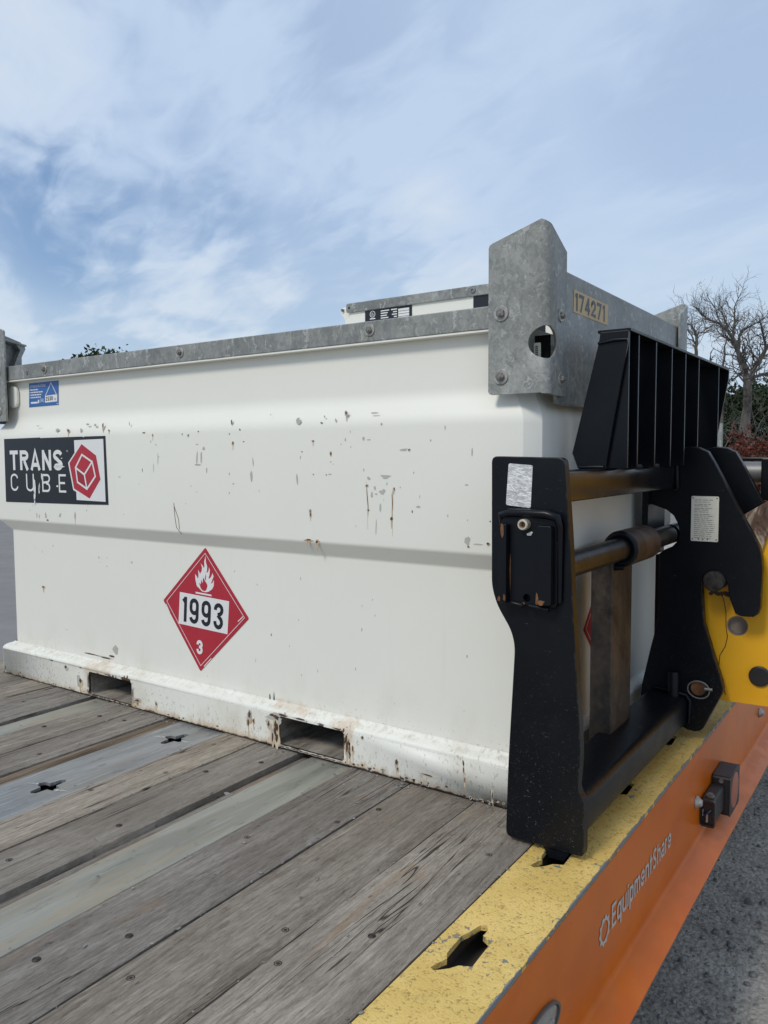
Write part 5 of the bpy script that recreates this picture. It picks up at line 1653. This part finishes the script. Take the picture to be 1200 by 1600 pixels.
# ================================================================== background
def leafy(bmv, c, rad, n, size, seed, squash=1.0):
    """n small leaf faces spread through an uneven cloud of clumps"""
    r_ = random.Random(seed)
    vs, fs = bmv
    clumps = []
    for k in range(max(6, n // 160)):
        while True:
            v = Vector((r_.uniform(-1, 1), r_.uniform(-1, 1), r_.uniform(-1, 1)))
            if .25 < v.length < 1: break
        v *= r_.uniform(.75, 1.0) / max(v.length, .6)
        clumps.append((Vector((c[0] + v.x * rad[0], c[1] + v.y * rad[1], c[2] + v.z * rad[2])), r_.uniform(.14, .34)))
    for k in range(n):
        cc_, s = r_.choice(clumps)
        v = Vector((r_.gauss(0, 1), r_.gauss(0, 1), r_.gauss(0, .7))) * s * .62
        q_ = cc_ + Vector((v.x * rad[0], v.y * rad[1], v.z * rad[2]))
        if q_.z < GZ + .05: continue
        a = Vector((r_.uniform(-1, 1), r_.uniform(-1, 1), r_.uniform(-.6, 1))).normalized()
        b = a.orthogonal().normalized(); b.rotate(Matrix.Rotation(r_.uniform(0, 6.28), 3, a))
        cx_ = a.cross(b)
        sz = size * r_.uniform(.6, 1.4)
        i = len(vs)
        vs += [q_ + b * sz, q_ + cx_ * sz * .5, q_ - b * sz * .9, q_ - cx_ * sz * .5]
        fs.append((i, i + 1, i + 2, i + 3))

def from_py(name, vs, fs, mat, parent, smooth=False):
    me = bpy.data.meshes.new(name)
    loc = abs_loc(parent)
    me.from_pydata([tuple(v - loc) for v in vs], [], fs)
    me.materials.append(mat)
    o = bpy.data.objects.new(name, me); COL.objects.link(o); o.parent = parent
    return o

def seg(vs, fs, a, b, ra, rb, n):
    d_ = (b - a)
    if d_.length < 1e-5: return
    d_.normalize()
    u = d_.orthogonal().normalized(); v = d_.cross(u)
    i = len(vs)
    for q_, r in ((a, ra), (b, rb)):
        for k in range(n):
            t = 2 * pi * k / n
            vs.append(q_ + u * cos(t) * r + v * sin(t) * r)
    for k in range(n):
        fs.append((i + k, i + (k + 1) % n, i + n + (k + 1) % n, i + n + k))

def bare_tree(name, label, base, height, seed, lean=(0, 0), spread=1.0, group=None, fork_at=.42, levels=6, r0=None, width=None):
    t_ = thing(name, label, 'tree', base, group)
    r_ = random.Random(seed)
    tv, tf, cv, cf = [], [], [], []
    r0 = r0 or height * .030
    def grow(p_, d_, ln, r, lev):
        n = 8 if r > .07 else (5 if r > .02 else 3)
        vs, fs = (tv, tf) if r > .055 else (cv, cf)
        steps = 3 if lev < 3 else 2
        q_ = p_
        dd = d_.copy()
        for s in range(steps):
            dd = (dd + Vector((r_.gauss(0, .13), r_.gauss(0, .13), r_.gauss(.03, .10)))).normalized()
            e = q_ + dd * ln / steps
            ra = r * (1 - .30 * s / steps); rb_ = r * (1 - .30 * (s + 1) / steps)
            seg(vs, fs, q_, e, ra, rb_, n)
            q_ = e
            if lev >= 2 and lev < levels and r_.random() < .75:
                sd = dd.orthogonal().normalized(); sd.rotate(Matrix.Rotation(r_.uniform(0, 6.28), 3, dd))
                grow(q_, (dd * .6 + sd * r_.uniform(.5, 1.0)).normalized(), ln * r_.uniform(.35, .6), r * .42, lev + 2)
        if lev < levels:
            k = 2 if r_.random() < .6 else 3
            ph = r_.uniform(0, 6.28)
            for j in range(k):
                sd = dd.orthogonal().normalized(); sd.rotate(Matrix.Rotation(ph + 6.28 * j / k + r_.uniform(-.4, .4), 3, dd))
                nd = (dd + sd * r_.uniform(.45, .85) * spread + Vector((0, 0, .10))).normalized()
                grow(q_, nd, ln * r_.uniform(.68, .86), r * r_.uniform(.52, .68), lev + 1)
    d0 = Vector((lean[0], lean[1], 1)).normalized()
    grow(Vector(base), d0, height * fork_at * .62, r0, 0)
    top = max(v.z for v in cv) - base[2]
    wid = max(max(abs(v.x - base[0]), abs(v.y - base[1])) for v in cv)
    kz = height / top; kx = min(kz * 1.25, max(kz, width / wid)) if width else kz
    for L in (tv, cv):
        for v in L:
            v.z = base[2] + (v.z - base[2]) * kz
            v.x = base[0] + (v.x - base[0]) * kx; v.y = base[1] + (v.y - base[1]) * kx
    from_py('trunk', tv, tf, BARK, t_)
    from_py('crown', cv, cf, BARK, t_)
    return t_

def leaf_tree(name, label, base, h, rad, n, size, mat, seed, group=None, trunk_r=.16, cat='tree'):
    t_ = thing(name, label, cat, base, group)
    b_ = Vector(base)
    vs, fs = [], []
    r_ = random.Random(seed)
    top = b_ + Vector((r_.uniform(-.2, .2), r_.uniform(-.2, .2), h * .8))
    seg(vs, fs, b_, b_ + (top - b_) * .5, trunk_r, trunk_r * .6, 8); seg(vs, fs, b_ + (top - b_) * .5, top, trunk_r * .6, trunk_r * .15, 8)
    for k in range(9):
        a = b_ + (top - b_) * r_.uniform(.3, .9)
        e = a + Vector((r_.uniform(-1, 1) * rad[0] * .7, r_.uniform(-1, 1) * rad[1] * .7, r_.uniform(.0, .25) * rad[2]))
        seg(vs, fs, a, e, trunk_r * .3, trunk_r * .06, 5)
    from_py('trunk', vs, fs, BARK, t_)
    lv, lf = [], []
    leafy((lv, lf), (base[0], base[1], base[2] + h - rad[2] * .96), rad, n, size, seed + 1)
    from_py('crown', lv, lf, mat, t_)
    return t_

def far(px_dx, dist, z=GZ):
    """ground point at heading dx (metres sideways per metre forward of +y) and distance from the camera's foot"""
    v = Vector((px_dx, 1, 0)).normalized() * dist
    return (1.873 + v.x, -1.705 + v.y, z)

def limb_tree(name, label, base, dist_, limbs, seed, twig=1.0, clip=.10):
    """bare tree drawn limb by limb: limbs are lists of (sideways, height, radius) in metres, twigs grow along them"""
    t_ = thing(name, label, 'tree', base)
    r_ = random.Random(seed)
    side = Vector((base[1] + 1.705, -(base[0] - 1.873), 0)).normalized()
    back = Vector((base[0] - 1.873, base[1] + 1.705, 0)).normalized()
    tv, tf, cv, cf = [], [], [], []
    def twigs(p_, d_, ln, r, lev):
        q_ = p_; dd = d_.copy()
        n_ = 4
        for s in range(n_):
            dd = (dd + Vector((r_.gauss(0, .20), r_.gauss(0, .20), r_.gauss(.05, .16)))).normalized()
            e = q_ + dd * ln / n_
            seg(cv, cf, q_, e, r * (1 - .2 * s), r * (1 - .2 * (s + 1)) + .002, 4 if r > .02 else 3)
            q_ = e
            if lev < 3 and r_.random() < .8:
                sd = dd.orthogonal().normalized(); sd.rotate(Matrix.Rotation(r_.uniform(0, 6.28), 3, dd))
                twigs(q_, (dd + sd * r_.uniform(.6, 1.2)).normalized(), ln * r_.uniform(.40, .68), r * .55, lev + 1)
    for L in limbs:
        dep = r_.uniform(-.4, .4)
        pts = []
        for k, (u, z, r) in enumerate(L):
            dp = 0 if r > clip * 1.5 else dep * k * .5
            pts.append((Vector(base) + side * u + Vector((0, 0, z)) + back * dp, r))
        # bend between the given points so the limbs are not straight
        fine_ = []
        for (a, ra), (c, rb_) in zip(pts, pts[1:]):
            for s in range(3):
                q_ = a.lerp(c, s / 3)
                if s: q_ = q_ + Vector((r_.gauss(0, 1), r_.gauss(0, 1), r_.gauss(0, .5))) * (c - a).length * .035
                fine_.append((q_, ra + (rb_ - ra) * s / 3))
        fine_.append(pts[-1])
        for (a, ra), (c, rb_) in zip(fine_, fine_[1:]):
            vs, fs = (tv, tf) if ra > clip else (cv, cf)
            dd_ = (c - a).normalized()
            seg(vs, fs, a - dd_ * ra * .35, c + dd_ * rb_ * .35, ra, rb_, 9 if ra > clip else 6)
            if ra < clip * 1.5:
                d_ = (c - a).normalized()
                for k in range(2):
                    if r_.random() < .70 * twig:
                        sd = d_.orthogonal().normalized(); sd.rotate(Matrix.Rotation(r_.uniform(0, 6.28), 3, d_))
                        twigs(c, (d_ * .7 + sd * r_.uniform(.5, 1.0)).normalized(), r_.uniform(.40, .95), max(.011, ra * .32), 1)
        twigs(fine_[-1][0], (fine_[-1][0] - fine_[-2][0]).normalized(), .4, max(.012, fine_[-1][1]), 1)
    from_py('trunk', tv, tf, BARK, t_)
    from_py('crown', cv, cf, BARK, t_)
    return t_

def lim(*pts):
    # limb points measured off in a sideways / upward grid, 5 units = 2.7 cm
    return [((x - 605) * .00445, (1370 - y) * .00478 + 1.52, r * .88) for x, y, r in pts]
TB = far(-.1795, 33)
limb_tree('bare_tree', 'tall bare grey tree with thick forked limbs behind the machine', TB, 33, [
    [(0, 0, .26), (.02, 1.7, .22)] + lim((602, 1000, .19), (604, 860, .17), (605, 770, .17)),
    lim((605, 770, .15), (585, 690, .125), (550, 600, .115), (520, 520, .105), (490, 440, .085), (440, 365, .07), (390, 325, .055), (330, 300, .045), (275, 275, .035), (225, 225, .022)),
    lim((520, 520, .07), (470, 430, .05), (415, 398, .032)),
    lim((480, 430, .075), (485, 340, .06), (490, 250, .045), (488, 160, .032), (515, 90, .02)),
    lim((530, 540, .075), (533, 450, .06), (530, 390, .05), (560, 345, .04), (620, 318, .03), (690, 280, .022), (730, 245, .016)),
    lim((605, 770, .13), (640, 690, .115), (690, 600, .10), (735, 510, .09), (775, 455, .07), (820, 410, .05), (860, 330, .03)),
    lim((735, 510, .06), (720, 440, .05), (700, 370, .04), (690, 330, .03)),
    lim((770, 460, .055), (800, 380, .04), (790, 330, .03), (815, 280, .02)),
    lim((610, 790, .09), (660, 720, .075), (730, 700, .06), (800, 690, .05), (880, 670, .035), (940, 600, .022)),
    lim((600, 740, .06), (560, 690, .045), (505, 725, .03), (450, 740, .022)),
    lim((440, 365, .04), (430, 300, .03), (400, 230, .022), (390, 180, .014)),
    lim((390, 325, .035), (360, 240, .025), (345, 190, .014)),
    lim((330, 300, .03), (262, 330, .022), (240, 250, .018), (246, 195, .010)),
    lim((690, 600, .05), (650, 560, .035), (600, 480, .022), (590, 430, .012)),
], 14, 1.0)
TB2 = far(-.2365, 36)
def lim2(*pts):
    return [((x - 240) * .00485, (1370 - y) * .00531 + 1.692, r * .92) for x, y, r in pts]
limb_tree('bare_tree', 'slender bare tree left of the tall bare tree, close to the tank post', TB2, 36, [
    [(0, 0, .12)] + lim2((238, 700, .10), (236, 560, .075), (236, 460, .065), (225, 400, .05), (190, 350, .035), (150, 330, .02)),
    lim2((236, 520, .045), (205, 450, .035), (165, 395, .025), (130, 350, .015)),
    lim2((236, 440, .04), (250, 410, .03), (300, 405, .018)),
], 9, .75, .05)
limb_tree('bare_snag', 'broken leafless stem with a blunt top between the two bare trees', far(-.2190, 34), 34, [
    [(0, 0, .09), (0, 3.0, .075), (-.03, 4.6, .06), (-.05, 5.25, .055)], [(-.03, 4.3, .03), (.15, 4.9, .02)]], 4, .12, .045)
limb_tree('bare_snag', 'thin leaning bare stem just left of the tall bare trunk', far(-.2065, 34), 34, [
    [(0, 0, .08), (.0, 3.2, .06), (-.05, 4.7, .05), (.02, 5.4, .04), (.10, 6.2, .03)], [(0, 4.2, .03), (.25, 4.6, .02), (.6, 5.2, .012)]], 6, .3, .035)
bare_tree('bare_thicket', 'low tangle of bare grey branches above the russet bush', far(-.198, 29), 3.9, 52, (.1, 0), 1.3, None, .30, 6, .05)
bare_tree('bare_thicket', 'tangled bare branches drooping in front of the dark evergreens at the right edge', far(-.160, 26), 3.1, 57, (-.1, 0), 1.5, None, .26, 6, .045)
leaf_tree('evergreen_tree', 'dark evergreen tree behind the bare trees near the right edge', far(-.130, 42), 5.2, (2.9, 2.2, 2.9), 20000, .12, LEAFD, 5)
leaf_tree('evergreen_tree', 'dark evergreen behind the russet bush, lower than its neighbour', far(-.190, 44), 4.7, (2.3, 2.0, 2.3), 14000, .12, LEAFD, 8)
leaf_tree('evergreen_tree', 'dark evergreen reaching out of the right picture edge', far(-.085, 40), 5.6, (2.4, 2.2, 3.0), 14000, .12, LEAFD, 12)
leaf_tree('russet_bush', 'russet brown bush in front of the dark evergreens', far(-.172, 22), 2.2, (.85, .8, 1.15), 8000, .05, LEAFR, 15, None, .05, 'bush')
leaf_tree('leafy_tree', 'green treetop showing above the galvanised rail on the left', far(-1.345, 40), 6.55, (2.5, 2.2, 2.0), 17000, .12, LEAFG, 18)
# slim perforated post
bm = bmesh.new()
fx, fy, _ = far(-.2092, 9.0)
fx, fy = round(fx, 3), round(fy, 3)
box(bm, fx - .030, fx + .030, fy - .030, fy + .030, GZ, 1.17)
sp = part('sign_post', bm, GALV)
sp['label'] = 'slim grey perforated steel post beside the load guard'; sp['category'] = 'post'
sp.location = (0, 0, 0)
